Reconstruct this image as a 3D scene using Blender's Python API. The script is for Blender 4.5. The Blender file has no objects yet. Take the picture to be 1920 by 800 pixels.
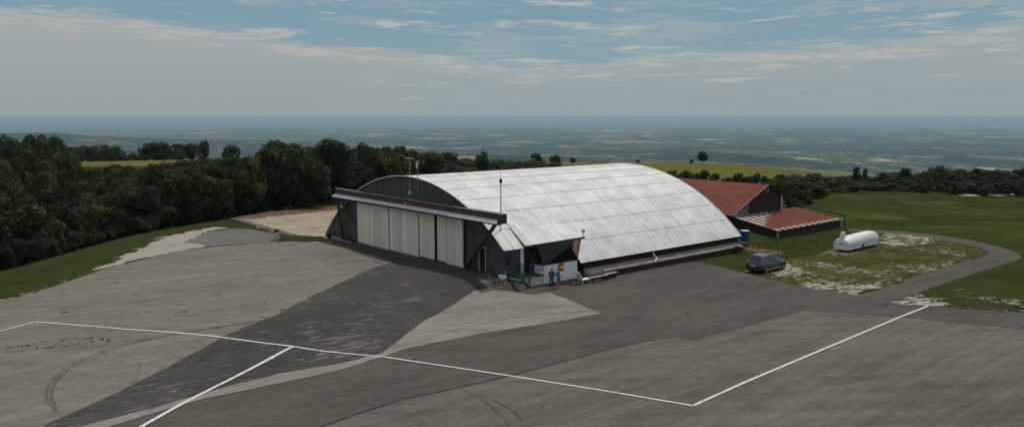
import bpy, bmesh, math, random
import numpy as np
from mathutils import Vector, Matrix
from mathutils.geometry import delaunay_2d_cdt
random.seed(7); rng = np.random.default_rng(7)
HZC = (.50,.71,.81); HZD = 6e-5; SKYS = .1; SUNE = 2.6; HOR = (.285,.335,.345)
sc = bpy.context.scene
col = sc.collection
# ------------------------------------------------------------------ camera maths
F = 1475.; CX, CY, H = 960., 400., 13.8
PITCH = math.atan(181/F)
fw = np.array([0, math.cos(PITCH), -math.sin(PITCH)]); up = np.array([0, math.sin(PITCH), math.cos(PITCH)])
def ray(x, y): return np.array([1., 0, 0])*(x-CX)/F - up*(y-CY)/F + fw
a_ = np.array([.64671, -.76274]); b_ = np.array([.76274, .64671]); O = np.array([-4.3958, 71.7045])
ROT = math.atan2(a_[1], a_[0])
def toab(x, y): return ((x-O[0])*a_[0]+(y-O[1])*a_[1], (x-O[0])*b_[0]+(y-O[1])*b_[1])
def W(A, B, z=0.): return (O[0]+a_[0]*A+b_[0]*B, O[1]+a_[1]*A+b_[1]*B, z)
def sstep(t):
    t = np.clip(t, 0, 1); return t*t*(3-2*t)
def vnoise(x, y, seed=0):
    xi = np.floor(x).astype(np.int64); yi = np.floor(y).astype(np.int64)
    fx = x-xi; fy = y-yi; fx = fx*fx*(3-2*fx); fy = fy*fy*(3-2*fy)
    def h(i, j):
        n = (i*374761393 + j*668265263 + seed*982451653) & 0x7fffffff
        n = ((n ^ (n >> 13))*1274126177) & 0x7fffffff
        return ((n ^ (n >> 16)) & 0xffff)/65535.
    return (h(xi, yi)*(1-fx)+h(xi+1, yi)*fx)*(1-fy)+(h(xi, yi+1)*(1-fx)+h(xi+1, yi+1)*fx)*fy
RR = np.array([0, 1., 1.25, 1.6, 2.4, 4, 8, 12, 16, 24, 32, 1000])
RZ = np.array([0, 0, -4, -16, -45, -80, -125, -160, -200, -265, -300, -300.])
def GZ(x, y):
    x = np.asarray(x, float); y = np.asarray(y, float)
    A, B = toab(x, y)
    n = np.clip(-B, 0, 14); k = np.clip(B-33, 0, 14)
    a0 = 5.0-.25*n-.8*k; w = 3.5+.6*n+1.0*k
    z = -1.1*sstep((A-a0)/w)
    r = np.hypot(x, y)
    az = np.degrees(np.arctan2(x, np.maximum(y, 1e-3)*1.0)); az = np.where(y < 0, np.sign(x)*90, az)
    edge = np.interp(az, [-90, -20, -5, 3, 15, 19, 24, 30, 90], [290, 275, 255, 243, 240, 222, 196, 190, 190])
    z = z + np.interp(r/edge, RR, RZ)
    fd = np.interp(az, [-60, -33, -30, -26, -22, -17, -13, -9, -6], [70, 80, 87, 98, 106, 117, 130, 150, 170])
    z = z - 4.5*sstep((r-fd-2)/24.)*(1-sstep((r-185)/50.))*np.interp(az, [-9, -4], [1, 0])
    f = sstep((r-500)/3000.)
    hill = (vnoise(x/900., y/1400., 1)-.5)*46+(vnoise(x/380., y/500., 2)-.5)*16
    z = z + f*hill*np.interp(r, [0, 7000, 14000, 40000], [1, 1, .45, .3])
    h1 = np.interp(az, [-60, -33, -30, -26, -22, -18, -14, -10], [120, 175, 165, 118, 105, 85, 30, 0])
    z = z + h1*np.exp(-((r-7600)/1000.)**2)
    h2 = np.interp(az, [-50, -34, -30, -26, -22, -18], [60, 70, 62, 56, 25, 0])
    z = z + h2*np.exp(-((r-3000)/500.)**2)
    h3 = np.interp(az, [14, 17, 20, 30, 45], [0, 90, 150, 165, 160])
    z = z + h3*np.exp(-((r-50000)/5000.)**2)
    return z
def gp(px, py, zo=0.):
    d = ray(px, py); z = -.5
    for _ in range(40):
        t = (z-H)/d[2]; x, y = d[0]*t, d[1]*t
        z = .5*z+.5*float(GZ(x, y))
    return (x, y, z+zo)
def gpv(px, py):
    px = np.asarray(px, float); py = np.asarray(py, float)
    dx = (px-CX)/F; k = (py-CY)/F; dy = fw[1]-up[1]*k; dz = fw[2]-up[2]*k; z = np.full(px.shape, -.5)
    for _ in range(40):
        t = (z-H)/dz; z = .5*z+.5*GZ(dx*t, dy*t)
    return dx*t, dy*t, z
# ------------------------------------------------------------------ grid lines shared by the ground and the sheets on it
def lines(lo, hi, fine, far):
    L = []; x = lo
    while x < hi-1e-6:
        L.append(x); x += .5 if fine[0] <= x < fine[1] else 1.
    L.append(hi); step = 1.; x = hi; out = []
    while x < far:
        step *= 1.042; x += step; out.append(x)
    return L, out
Lx, ox = lines(-48, 48, (-10, 12), 130000); XS = np.array([-48-(v-48) for v in ox][::-1]+Lx+ox)
Ly, oy = lines(8, 150, (58, 74), 135000)
bk = []; s = 4.; v = 8.
while v > -60000: v -= s; s *= 1.35; bk.append(v)
YS = np.array(bk[::-1]+Ly+oy)
# ------------------------------------------------------------------ objects
def tag(o, label=None, cat=None, group=None, kind=None):
    if label: o['label'] = label
    if cat: o['category'] = cat
    if group: o['group'] = group
    if kind: o['kind'] = kind
    return o
def empty(name, loc, rz=0, label=None, cat=None, group=None):
    o = bpy.data.objects.new(name, None); col.objects.link(o); o.location = loc; o.rotation_euler = (0, 0, rz)
    o.empty_display_size = .3
    return tag(o, label, cat, group)
class MB:
    def __init__(s): s.v = []; s.f = []; s.m = []; s.uv = None
    def add(s, v, f, m=0):
        n = len(s.v); s.v += [tuple(map(float, p)) for p in v]; s.f += [tuple(i+n for i in q) for q in f]; s.m += [m]*len(f)
        return s
    def box(s, x0, x1, y0, y1, z0, z1, m=0):
        return s.add([(x0,y0,z0),(x1,y0,z0),(x1,y1,z0),(x0,y1,z0),(x0,y0,z1),(x1,y0,z1),(x1,y1,z1),(x0,y1,z1)],
                     [(0,3,2,1),(4,5,6,7),(0,1,5,4),(1,2,6,5),(2,3,7,6),(3,0,4,7)], m)
    def hexa(s, lo, hi, m=0):   # four bottom points, four top points
        return s.add(list(lo)+list(hi), [(0,3,2,1),(4,5,6,7),(0,1,5,4),(1,2,6,5),(2,3,7,6),(3,0,4,7)], m)
    def bar(s, p, q, w, h=None, m=0):
        p = Vector(p); q = Vector(q); h = h or w; d = (q-p).normalized()
        r = d.cross(Vector((0,0,1)));  r = r.normalized() if r.length > 1e-3 else Vector((1,0,0)); u = r.cross(d).normalized()
        r *= w/2; u *= h/2
        return s.hexa([p-r-u, p+r-u, p+r+u, p-r+u], [q-r-u, q+r-u, q+r+u, q-r+u], m)
    def tube(s, pts, rad, n=8, m=0, cap=True):
        pts = [Vector(p) for p in pts]; rad = [rad]*len(pts) if not hasattr(rad, '__len__') else rad; V = []; Fc = []
        for i, p in enumerate(pts):
            d = (pts[min(i+1, len(pts)-1)]-pts[max(i-1, 0)]).normalized()
            r = d.cross(Vector((0,0,1))); r = r.normalized() if r.length > 1e-2 else Vector((1,0,0)); u = r.cross(d)
            V += [p+rad[i]*(math.cos(t*2*math.pi/n)*r+math.sin(t*2*math.pi/n)*u) for t in range(n)]
        for i in range(len(pts)-1):
            for t in range(n): Fc.append((i*n+t, i*n+(t+1)%n, (i+1)*n+(t+1)%n, (i+1)*n+t))
        if cap: Fc += [tuple(range(n))[::-1], tuple((len(pts)-1)*n+t for t in range(n))]
        return s.add(V, Fc, m)
    def loft(s, rings, m=0, cap=True, closed=True):
        n = len(rings[0]); V = [p for r in rings for p in r]; Fc = []
        for i in range(len(rings)-1):
            for t in range(n if closed else n-1): Fc.append((i*n+t, i*n+(t+1)%n, (i+1)*n+(t+1)%n, (i+1)*n+t))
        if cap and closed: Fc += [tuple(range(n))[::-1], tuple((len(rings)-1)*n+t for t in range(n))]
        return s.add(V, Fc, m)
    def build(s, name, mats, parent=None, smooth=False, uv=None, bevel=0, loc=None, rz=0):
        me = bpy.data.meshes.new(name); me.from_pydata(s.v, [], s.f); me.update()
        for mm in (mats if isinstance(mats, (list, tuple)) else [mats]): me.materials.append(mm)
        if len(me.materials) > 1: me.polygons.foreach_set('material_index', s.m)
        if uv:
            l = me.uv_layers.new(name='UVMap')
            for lp in me.loops: l.data[lp.index].uv = uv(me.vertices[lp.vertex_index].co)
        bm = bmesh.new(); bm.from_mesh(me); bmesh.ops.recalc_face_normals(bm, faces=bm.faces[:]) if smooth != 'keep' else None
        if bevel: bmesh.ops.bevel(bm, geom=bm.edges[:], offset=bevel, segments=2, affect='EDGES', clamp_overlap=True)
        bm.to_mesh(me); bm.free()
        if smooth and smooth != 'keep':
            me.polygons.foreach_set('use_smooth', [True]*len(me.polygons))
            try: me.set_sharp_from_angle(angle=math.radians(40))
            except Exception: pass
        o = bpy.data.objects.new(name, me); col.objects.link(o)
        if parent: o.parent = parent
        if loc is not None: o.location = loc; o.rotation_euler = (0, 0, rz)
        return o
# ------------------------------------------------------------------ materials
class Mt:
    def __init__(s, name, rough=.85, spec=.3, metal=0.):
        s.m = bpy.data.materials.new(name); s.m.use_nodes = True; s.t = s.m.node_tree; s.N = s.t.nodes
        s.b = s.N['Principled BSDF']; s.b.inputs['Roughness'].default_value = rough
        s.b.inputs['Specular IOR Level'].default_value = spec; s.b.inputs['Metallic'].default_value = metal
        s._g = None
    def n(s, t, **k):
        nd = s.N.new(t)
        for a, v in k.items(): setattr(nd, a, v)
        return nd
    def L(s, a, b): s.t.links.new(a, b)
    def set(s, sock, v):
        if isinstance(v, bpy.types.NodeSocket): s.L(v, sock)
        elif isinstance(v, (int, float)) : sock.default_value = v if not hasattr(sock.default_value, '__len__') else (v, v, v, 1)[:len(sock.default_value)]
        else: sock.default_value = tuple(v)+((1,) if len(v) == 3 and len(sock.default_value) == 4 else ())
    def pos(s, kind='pos'):
        if kind == 'pos': return s.n('ShaderNodeNewGeometry').outputs['Position']
        return s.n('ShaderNodeTexCoord').outputs[kind]
    def mp(s, vec, sc_=(1,1,1), rot=(0,0,0), loc=(0,0,0)):
        n = s.n('ShaderNodeMapping'); s.L(vec, n.inputs[0]); n.inputs['Scale'].default_value = sc_; n.inputs['Rotation'].default_value = rot; n.inputs['Location'].default_value = loc
        return n.outputs[0]
    def rs(s, vec, ang, sx, sy):   # turn into a direction, then stretch along it
        return s.mp(s.mp(vec, (1,1,1), (0, 0, -math.radians(ang))), (sx, sy, 1))
    def noise(s, vec, scale, det=4, rough=.6, dist=0):
        n = s.n('ShaderNodeTexNoise'); s.L(vec, n.inputs['Vector']); n.inputs['Scale'].default_value = scale
        n.inputs['Detail'].default_value = det; n.inputs['Roughness'].default_value = rough; n.inputs['Distortion'].default_value = dist
        return n.outputs['Fac']
    def vor(s, vec, scale, out='Color', feat='F1'):
        n = s.n('ShaderNodeTexVoronoi', feature=feat); s.L(vec, n.inputs['Vector']); n.inputs['Scale'].default_value = scale
        return n.outputs[out]
    def ramp(s, fac, st, interp='LINEAR'):
        n = s.n('ShaderNodeValToRGB'); n.color_ramp.interpolation = interp; s.L(fac, n.inputs[0]); e = n.color_ramp.elements
        while len(e) < len(st): e.new(.5)
        for i, (p, c) in enumerate(st):
            e[i].position = p; c = (c, c, c) if isinstance(c, (int, float)) else c; e[i].color = (*c, 1)
        return n.outputs[0]
    def step(s, v, lo, hi):
        n = s.n('ShaderNodeMapRange'); n.clamp = True; n.interpolation_type = 'SMOOTHSTEP'; s.set(n.inputs[0], v); n.inputs[1].default_value = lo; n.inputs[2].default_value = hi
        return n.outputs[0]
    def mix(s, f, a, b, mode='MIX'):
        n = s.n('ShaderNodeMix', data_type='RGBA', blend_type=mode); s.set(n.inputs[0], f); s.set(n.inputs[6], a); s.set(n.inputs[7], b)
        return n.outputs[2]
    def math(s, op, a, b=0., c=0.):
        n = s.n('ShaderNodeMath', operation=op); s.set(n.inputs[0], a); s.set(n.inputs[1], b); s.set(n.inputs[2], c)
        return n.outputs[0]
    def xyz(s, vec):
        n = s.n('ShaderNodeSeparateXYZ'); s.L(vec, n.inputs[0]); return n.outputs
    def bump(s, h, dist=.02, strg=1.):
        n = s.n('ShaderNodeBump'); s.L(h, n.inputs['Height']); n.inputs['Distance'].default_value = dist; n.inputs['Strength'].default_value = strg
        s.L(n.outputs[0], s.b.inputs['Normal'])
    def col(s, c): s.set(s.b.inputs['Base Color'], c); return s
    def rough(s, c): s.set(s.b.inputs['Roughness'], c); return s
def sc3(c, k): return tuple(v*k for v in c)
def plain(name, c, rough=.7, spec=.3, metal=0, var=.25, scale=3., kind='Object'):
    m = Mt(name, rough, spec, metal); p = m.pos(kind); n = m.noise(p, scale, 5, .65)
    m.col(m.ramp(n, [(.3, sc3(c, 1-var)), (.7, sc3(c, 1+var))])); return m.m
# ------------------------------------------------------------------ ground materials
def asphalt(name, c1, c2, stain=None, worn=None, wornamt=(.60,.66), streak=0.):
    m = Mt(name, .95, .05); p = m.pos()
    big = m.noise(p, .09, 6, .62, .5)
    c = m.ramp(big, [(.3, c1), (.7, c2)])
    s1 = m.noise(m.rs(p, 40.3, .07, 1.1), 1., 6, .68)          # paver lanes along the hangar's long axis
    s2 = m.noise(m.rs(p, 6, .06, .9), 1., 6, .68, .2)         # sweeping marks across the apron
    s3 = m.noise(m.rs(p, 40.3, .12, 5.5), 1., 4, .7)          # fine scratches
    c = m.mix(.45+streak, c, m.ramp(s1, [(.30, .66), (.70, 1.32)]), 'MULTIPLY')
    c = m.mix(.45+streak, c, m.ramp(s2, [(.32, .72), (.68, 1.26)]), 'MULTIPLY')
    c = m.mix(.35+streak*.5, c, m.ramp(s3, [(.34, .62), (.66, 1.36)]), 'MULTIPLY')
    if stain:
        q = m.noise(m.rs(p, 12, .25, .8), .5, 7, .72, .8); c = m.mix(m.math('MULTIPLY', m.step(q, .52, .72), .8), c, stain)
    if worn:
        w = m.noise(m.rs(p, 38, .6, 2.6), 1., 7, .78, .5); z = m.noise(p, .11, 2)
        w = m.math('ADD', w, m.math('MULTIPLY', m.math('SUBTRACT', z, .5), .42)); c = m.mix(m.math('MULTIPLY', m.step(w, *wornamt), .85), c, worn)
        w2 = m.noise(m.rs(p, 4, .35, 2.2), 1.3, 6, .78, .4); c = m.mix(m.math('MULTIPLY', m.step(w2, .60, .65), .65), c, worn)
    g = m.noise(p, 11., 4, .8); c = m.mix(.6, c, m.ramp(g, [(.3, .62), (.7, 1.38)]), 'MULTIPLY')
    sp = m.noise(p, 1.7, 5, .75); c = m.mix(.5, c, m.ramp(sp, [(.3, .76), (.7, 1.22)]), 'MULTIPLY')
    ck = m.vor(m.mp(p, (.16, .16, .16)), 1., 'Distance', 'DISTANCE_TO_EDGE'); ckn = m.step(m.noise(p, .35, 4, .7), .54, .62)
    c = m.mix(m.math('MULTIPLY', m.math('MULTIPLY', m.math('LESS_THAN', ck, .006), ckn), .45), c, (.03,.027,.022))
    m.col(c); m.bump(g, .012, .6); return m.m
M = {}
M['asphalt_mid'] = asphalt('rolled asphalt', (.068,.062,.053), (.090,.083,.071))
M['asphalt_old'] = asphalt('old pale asphalt', (.128,.120,.099), (.178,.167,.140), stain=(.10,.092,.078), streak=.05)
M['asphalt_dark'] = asphalt('dark worn asphalt', (.046,.044,.039), (.062,.060,.053), worn=(.17,.158,.138), wornamt=(.565,.605))
M['asphalt_new'] = asphalt('dark patch and painted shade asphalt', (.050,.047,.042), (.066,.063,.056))
M['asphalt_tri'] = asphalt('bleached asphalt', (.180,.166,.146), (.235,.218,.193), stain=(.13,.118,.102))
M['apron_grey'] = asphalt('streaked grey apron', (.092,.087,.073), (.128,.121,.103), stain=(.068,.063,.053), streak=.12)
M['gutter'] = asphalt('grey cracked asphalt', (.10,.099,.094), (.15,.148,.14), stain=(.08,.079,.074))
def soil(name, stops, scale=.8, bd=.05):
    m = Mt(name, 1., 0.); p = m.pos(); n = m.noise(p, scale, 7, .7, .3)
    c = m.ramp(n, stops); g = m.noise(p, 9, 3, .7); c = m.mix(.5, c, m.ramp(g, [(.3, .6), (.7, 1.4)]), 'MULTIPLY'); m.col(c); m.bump(g, bd, .7); return m.m
M['sand'] = soil('beige compacted gravel', [(.3, (.19,.155,.115)), (.5, (.28,.24,.18)), (.7, (.36,.32,.25))], .35)
M['soil'] = soil('brown soil', [(.35, (.085,.055,.036)), (.55, (.135,.092,.060)), (.7, (.06,.06,.025))], .6)
M['concrete_pale'] = soil('pale gravel track', [(.3, (.30,.28,.24)), (.7, (.44,.42,.37))], 1.5)
def gravelgrass(name, thr, white=(.36,.34,.30), alpha=True):
    m = Mt(name, 1., 0.); p = m.pos()
    q = m.rs(p, 10, 1.1, 2.2)
    n = m.math('ADD', m.math('MULTIPLY', m.noise(q, 1., 6, .74, .3), .75), m.math('MULTIPLY', m.noise(p, .16, 3), .45))
    gr = m.ramp(m.noise(p, .6, 5, .7), [(.3, (.024,.032,.010)), (.5, (.055,.056,.018)), (.72, (.105,.088,.040))])
    wh = m.ramp(m.noise(p, 5, 4, .7), [(.3, sc3(white, .55)), (.65, white)])
    st_ = m.step(n, thr, thr+.05); c = m.mix(1. if alpha else st_, gr, wh)
    if alpha: m.set(m.b.inputs['Alpha'], st_)
    g = m.noise(p, 8, 3, .8); m.col(m.mix(.5, c, m.ramp(g, [(.3,.6),(.7,1.4)]), 'MULTIPLY')); m.bump(g, .08, .8); return m.m
M['verge'] = gravelgrass('white gravel with grass', .575, (.42,.40,.35))
M['verge_sparse'] = gravelgrass('scattered limestone', .645, (.36,.34,.29)); M['verge_white'] = gravelgrass('white limestone gravel', .475, (.36,.335,.29))
M['verge_lot'] = gravelgrass('stony dry grass', .675, (.42,.40,.35), False)
M['verge_edge'] = gravelgrass('grass edge with stones', .64, (.30,.26,.21))
def grass(name, a, b, c_=None, sc_=.25, stripes=None):
    m = Mt(name, 1., 0.); p = m.pos()
    c = m.ramp(m.noise(p, sc_, 6, .7, .3), [(.3, a), (.7, b)])
    if c_: c = m.mix(m.step(m.noise(m.mp(p, (.05,.2,1)), 1., 5, .65), .5, .68), c, c_)
    if stripes: c = m.mix(.5, c, m.ramp(m.noise(m.mp(p, (.008, .16, 1), (0,0,stripes)), 1., 4, .6), [(.35,.72),(.65,1.25)]), 'MULTIPLY')
    g = m.noise(p, 6, 4, .8); m.col(m.mix(.6, c, m.ramp(g, [(.3,.55),(.7,1.45)]), 'MULTIPLY')); m.bump(g, .12, .8); return m.m
M['grass'] = grass('short grass', (.025,.036,.010), (.046,.058,.017), (.075,.075,.028))
M['meadow'] = grass('dark meadow', (.024,.036,.010), (.042,.055,.016), (.068,.072,.024), .16, .1)
M['field'] = grass('mown olive field', (.098,.100,.028), (.125,.120,.037), (.082,.095,.028), .05, .25)
M['field_y'] = grass('yellow field', (.10,.095,.030), (.13,.118,.040), None, .05, .1)
M['paint'] = None
m = Mt('worn white road paint', .8, .2); p = m.pos(); n = m.noise(p, 7, 5, .75); m.col(m.ramp(n, [(.30, (.22,.21,.19)), (.45, (.55,.54,.50)), (.7, (.66,.65,.61))])); M['paint'] = m.m; m.set(m.b.inputs['Alpha'], m.math('SUBTRACT', 1., m.math('MULTIPLY', m.step(m.noise(p, 3.2, 6, .8), .55, .66), .75)))
m = Mt('black tar joint', .7, .2); p = m.pos(); n = m.noise(p, 1.5, 4, .7); m.col(m.ramp(n, [(.35, (.012,.010,.009)), (.7, (.035,.031,.027))])); M['tar'] = m.m
# tyre rubber: partly transparent film
def film(name, c, lo, hi, amt):
    m = Mt(name, .9, .1); p = m.pos(); n = m.step(m.noise(p, 1.3, 5, .75), lo, hi); m.col(c)
    m.set(m.b.inputs['Alpha'], m.math('MULTIPLY', n, amt)); return m.m
M['skid'] = film('tyre rubber marks', (.035,.033,.029), .3, .68, .42)
M['skid2'] = film('faint tyre marks', (.035,.033,.029), .42, .75, .30)
M['dark_weed'] = soil('dark weed tufts', [(.3, (.02,.022,.01)), (.7, (.05,.05,.02))], 3)
# far land: patchwork of fields, hedges and woods, one sheet with the grass near by
m = Mt('open country', 1., 0.); p = m.pos(); X = m.xyz(p)
dist = m.math('SQRT', m.math('ADD', m.math('POWER', X[0], 2.), m.math('POWER', X[1], 2.)))
warp = m.n('ShaderNodeTexNoise'); m.L(p, warp.inputs['Vector']); warp.inputs['Scale'].default_value = .0011; warp.inputs['Detail'].default_value = 3
wv = m.n('ShaderNodeVectorMath', operation='MULTIPLY_ADD'); m.L(warp.outputs['Color'], wv.inputs[0]); wv.inputs[1].default_value = (260, 260, 0); m.L(p, wv.inputs[2]); P2 = wv.outputs[0]
flat = m.mp(P2, (1, .62, 0), (0, 0, .35))
cell = m.xyz(m.vor(flat, .0058))
fieldc = m.ramp(cell[0], [(0, (.016,.024,.018)), (.24, (.034,.044,.028)), (.42, (.075,.078,.048)), (.56, (.022,.032,.022)), (.68, (.14,.125,.09)), (.80, (.34,.28,.22)), (.90, (.06,.064,.04))], 'CONSTANT')
cell2 = m.xyz(m.vor(m.mp(P2, (.8, .6, 0), (0,0,-.5)), .0085))
fieldc = m.mix(m.math('MULTIPLY', cell2[1], .45), fieldc, m.ramp(cell2[0], [(0, (.04,.06,.025)), (.5, (.12,.125,.06)), (.8, (.28,.24,.16))], 'CONSTANT'))
edge = m.vor(flat, .0058, 'Distance', 'DISTANCE_TO_EDGE')
hedge = m.math('SUBTRACT', 1., m.step(edge, .02, .055)); hn = m.step(m.noise(p, .004, 4, .7), .42, .5)
wood1 = m.noise(m.mp(p, (1, .55, 0)), .0011, 7, .70, .4)
bias = m.ramp(m.math('DIVIDE', dist, 40000.), [(0, .40), (.08, .42), (.13, .50), (.22, .49), (.8, .50)])
woodm = m.step(m.math('SUBTRACT', wood1, bias), -.012, .012)
md = m.xyz(m.vor(m.mp(P2, (.75, 1.15, 0), (0,0,.3)), .0017))
fieldc = m.mix(m.math('MULTIPLY', m.math('GREATER_THAN', md[0], .42), .70), fieldc, m.ramp(md[1], [(0, (.025,.034,.022)), (.30, (.085,.088,.055)), (.46, (.030,.042,.026)), (.62, (.26,.22,.165)), (.74, (.05,.06,.035)), (.88, (.44,.37,.30))], 'CONSTANT'))
lg = m.xyz(m.vor(m.mp(P2, (.6, 1.3, 0), (0,0,-.2)), .00062))
fieldc = m.mix(m.math('MULTIPLY', m.math('GREATER_THAN', lg[0], .5), .55), fieldc, m.ramp(lg[1], [(0, (.02,.03,.022)), (.35, (.07,.076,.05)), (.55, (.20,.17,.13)), (.68, (.03,.04,.028)), (.84, (.34,.29,.23))], 'CONSTANT'))
c = m.mix(m.math('MULTIPLY', hedge, hn), fieldc, (.018,.030,.014))
ridge = m.math('MULTIPLY', m.step(dist, 5200., 6000.), m.math('SUBTRACT', 1., m.step(dist, 8000., 9000.)))
ridge = m.math('MULTIPLY', ridge, m.math('SUBTRACT', 1., m.step(X[0], -2200., -1600.))); woodm = m.math('MAXIMUM', woodm, m.math('MULTIPLY', ridge, m.step(m.noise(p, .0012, 4, .6), .36, .42)))
c = m.mix(woodm, c, m.ramp(m.noise(p, .03, 3, .7), [(.3, (.009,.016,.011)), (.7, (.022,.034,.020))]))
tn = m.step(m.noise(p, .022, 4, .8), .60, .64); tm = m.step(m.noise(p, .0006, 3, .6), .50, .57)
c = m.mix(m.math('MULTIPLY', m.math('MULTIPLY', tn, tm), .9), c, (.75,.70,.62))
g1 = m.ramp(m.noise(p, .25, 6, .7, .3), [(.3, (.022,.030,.009)), (.7, (.042,.050,.016))])
gg = m.noise(p, 6, 4, .8); g1 = m.mix(.6, g1, m.ramp(gg, [(.3,.55),(.7,1.45)]), 'MULTIPLY')
c = m.mix(m.step(dist, 300., 700.), g1, c); m.col(c); M['land'] = m.m
# ------------------------------------------------------------------ the ground and the sheets on it
def build_ground():
    X_, Y_ = np.meshgrid(XS, YS); Z_ = GZ(X_, Y_); ny, nx = X_.shape
    V = np.stack([X_, Y_, Z_], -1).reshape(-1, 3)
    i = np.arange((ny-1)*(nx-1)); r = i//(nx-1); c = i % (nx-1); q = r*nx+c
    Fc = np.stack([q, q+1, q+nx+1, q+nx], 1)
    me = bpy.data.meshes.new('ground'); me.vertices.add(len(V)); me.vertices.foreach_set('co', V.ravel())
    me.loops.add(len(Fc)*4); me.loops.foreach_set('vertex_index', Fc.ravel().astype(np.int32))
    me.polygons.add(len(Fc)); me.polygons.foreach_set('loop_start', np.arange(len(Fc), dtype=np.int32)*4)
    me.update(calc_edges=True); me.validate(); me.polygons.foreach_set('use_smooth', [True]*len(me.polygons))
    me.materials.append(M['land']); o = bpy.data.objects.new('ground', me); col.objects.link(o); tag(o, kind='structure')
build_ground()
def sheet_xy(name, pts, lift, mat_, kind='structure', rough_edge=0., **kw):
    """flat polygon laid on the ground, cut along the ground's own grid so it follows every slope"""
    P = [Vector((x, y, 0)) for x, y in pts]
    if rough_edge:
        Q = []
        for i, p in enumerate(P):
            q = P[(i+1) % len(P)]; L = (q-p).length; n = max(1, min(80, int(L/.7)))
            if L > 120: n = 1
            d = (q-p).normalized(); nn = Vector((-d.y, d.x, 0))
            for k in range(n):
                Q.append(p+(q-p)*k/n+(nn*random.uniform(-1, 1)*rough_edge if k or n > 1 else Vector()))
        P = Q
    cv, _e, cf, *_r = delaunay_2d_cdt([Vector((p.x, p.y)) for p in P], [], [list(range(len(P)))], 1, 1e-4)
    bm = bmesh.new(); vs = [bm.verts.new((p.x, p.y, 0)) for p in cv]
    for f_ in cf: bm.faces.new([vs[i] for i in f_])
    xs = [p.x for p in P]; ys = [p.y for p in P]
    far = max(max(map(abs, xs)), max(ys)) > 200
    for axis, arr, lo, hi in ((0, XS, min(xs), max(xs)), (1, YS, min(ys), max(ys))):
        for v in arr:
            if lo < v < hi and ((axis == 0 and -48 < v < 60) or (axis == 1 and 20 < v < 130) or far):
                co = (v, 0, 0) if axis == 0 else (0, v, 0); no = (1, 0, 0) if axis == 0 else (0, 1, 0)
                bmesh.ops.bisect_plane(bm, geom=bm.verts[:]+bm.edges[:]+bm.faces[:], dist=1e-5, plane_co=co, plane_no=no)
    co = np.array([v.co for v in bm.verts]); z = GZ(co[:, 0], co[:, 1])+lift
    for v, zz in zip(bm.verts, z): v.co.z = zz
    bmesh.ops.recalc_face_normals(bm, faces=bm.faces[:])
    if sum(f.normal.z for f in bm.faces) < 0: bmesh.ops.reverse_faces(bm, faces=bm.faces[:])
    me = bpy.data.meshes.new(name); bm.to_mesh(me); bm.free(); me.materials.append(mat_)
    o = bpy.data.objects.new(name, me); col.objects.link(o); tag(o, kind=kind, **kw); return o
def sheet(name, px, lift, mat_, **kw): return sheet_xy(name, [gp(*q)[:2] for q in px], lift, mat_, **kw)
def stroke(name, px, width, lift, mat_, **kw):
    P = [Vector(gp(*q)[:2]) for q in px]; w = width if hasattr(width, '__len__') else [width]*len(P); L = []; R_ = []
    for i, p in enumerate(P):
        d = (P[min(i+1, len(P)-1)]-P[max(i-1, 0)]).normalized(); n = Vector((-d.y, d.x))*w[i]/2
        L.append(p+n); R_.append(p-n)
    return sheet_xy(name, [tuple(p) for p in L+R_[::-1]], lift, mat_, **kw)
def curve(pts, n=6):   # smooth pixel path
    out = []; P = [pts[0]]+list(pts)+[pts[-1]]
    for i in range(1, len(P)-2):
        for k in range(n):
            t = k/n; p0, p1, p2, p3 = [np.array(P[i+j], float) for j in (-1, 0, 1, 2)]
            out.append(tuple(.5*((2*p1)+(-p0+p2)*t+(2*p0-5*p1+4*p2-p3)*t*t+(-p0+3*p1-3*p2+p3)*t**3)))
    return out+[tuple(pts[-1])]
left_edge = [(-160,600),(-60,580),(0,566),(60,551),(130,527),(200,503),(270,486),(330,473),(400,463),(470,457),(530,453.5),(600,453)]
right_edge = [(1300,491),(1325,494),(1345,499),(1400,512),(1480,531),(1600,554),(1668,567),(1740,574),(1830,581),(1920,586),(2080,597)]
hang_in = [W(-25, 3)[:2], W(6.6, 3)[:2], W(6.6, 30)[:2]]
base = [gp(*q)[:2] for q in left_edge]+[hang_in[0], hang_in[1], W(6.6, 20)[:2]]+[gp(*q)[:2] for q in right_edge]+[(52, 36), (40, 12), (-30, 12), (-52, 40)]
sheet_xy('apron', base, .02, M['asphalt_mid'], rough_edge=.10)
sheet('pale_apron', left_edge[1:-1]+[(601,451),(640,462),(735,491),(690,506),(640,530),(520,590),(430,625),(330,680),(200,745),(75,801),(-20,845),(-160,900),(-330,760),(-160,650)], .032, M['asphalt_old'], rough_edge=.05)
sheet('worn_dark_asphalt', [(735,491),(690,506),(640,530),(520,590),(430,625),(330,680),(200,745),(75,801),(-20,845),(60,850),(150,801),(300,762),(430,724),(520,702),(640,681),(700,666),(705,664),(745,628),(775,600),(800,575),(760,530),(742,500)], .030, M['asphalt_dark'], rough_edge=.08)
sheet('patch_and_painted_shade', [(736,491),(760,525),(800,572),(775,598),(745,626),(700,664),(716,664),(745,640),(790,605),(845,575),(872,557),(890,545),(905,542),(935,535),(975,546),(940,525),(870,505),(800,492),(720,470),(660,458),(604,447)], .038, M['asphalt_new'], rough_edge=.08)  # newer patch, plus a door-side strip that paints in the hangar's shadow
sheet('bleached_asphalt', [(905,543),(890,546),(872,557),(845,575),(790,605),(745,640),(716,663),(700,667),(640,681),(520,702),(430,724),(300,762),(150,801),(60,850),(110,850),(200,801),(380,748),(500,724),(640,694),(760,655),(900,626),(1050,603),(1126,588),(1060,560),(1032,549),(1000,553),(975,549),(950,546)], .046, M['asphalt_tri'], rough_edge=.05)
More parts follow.
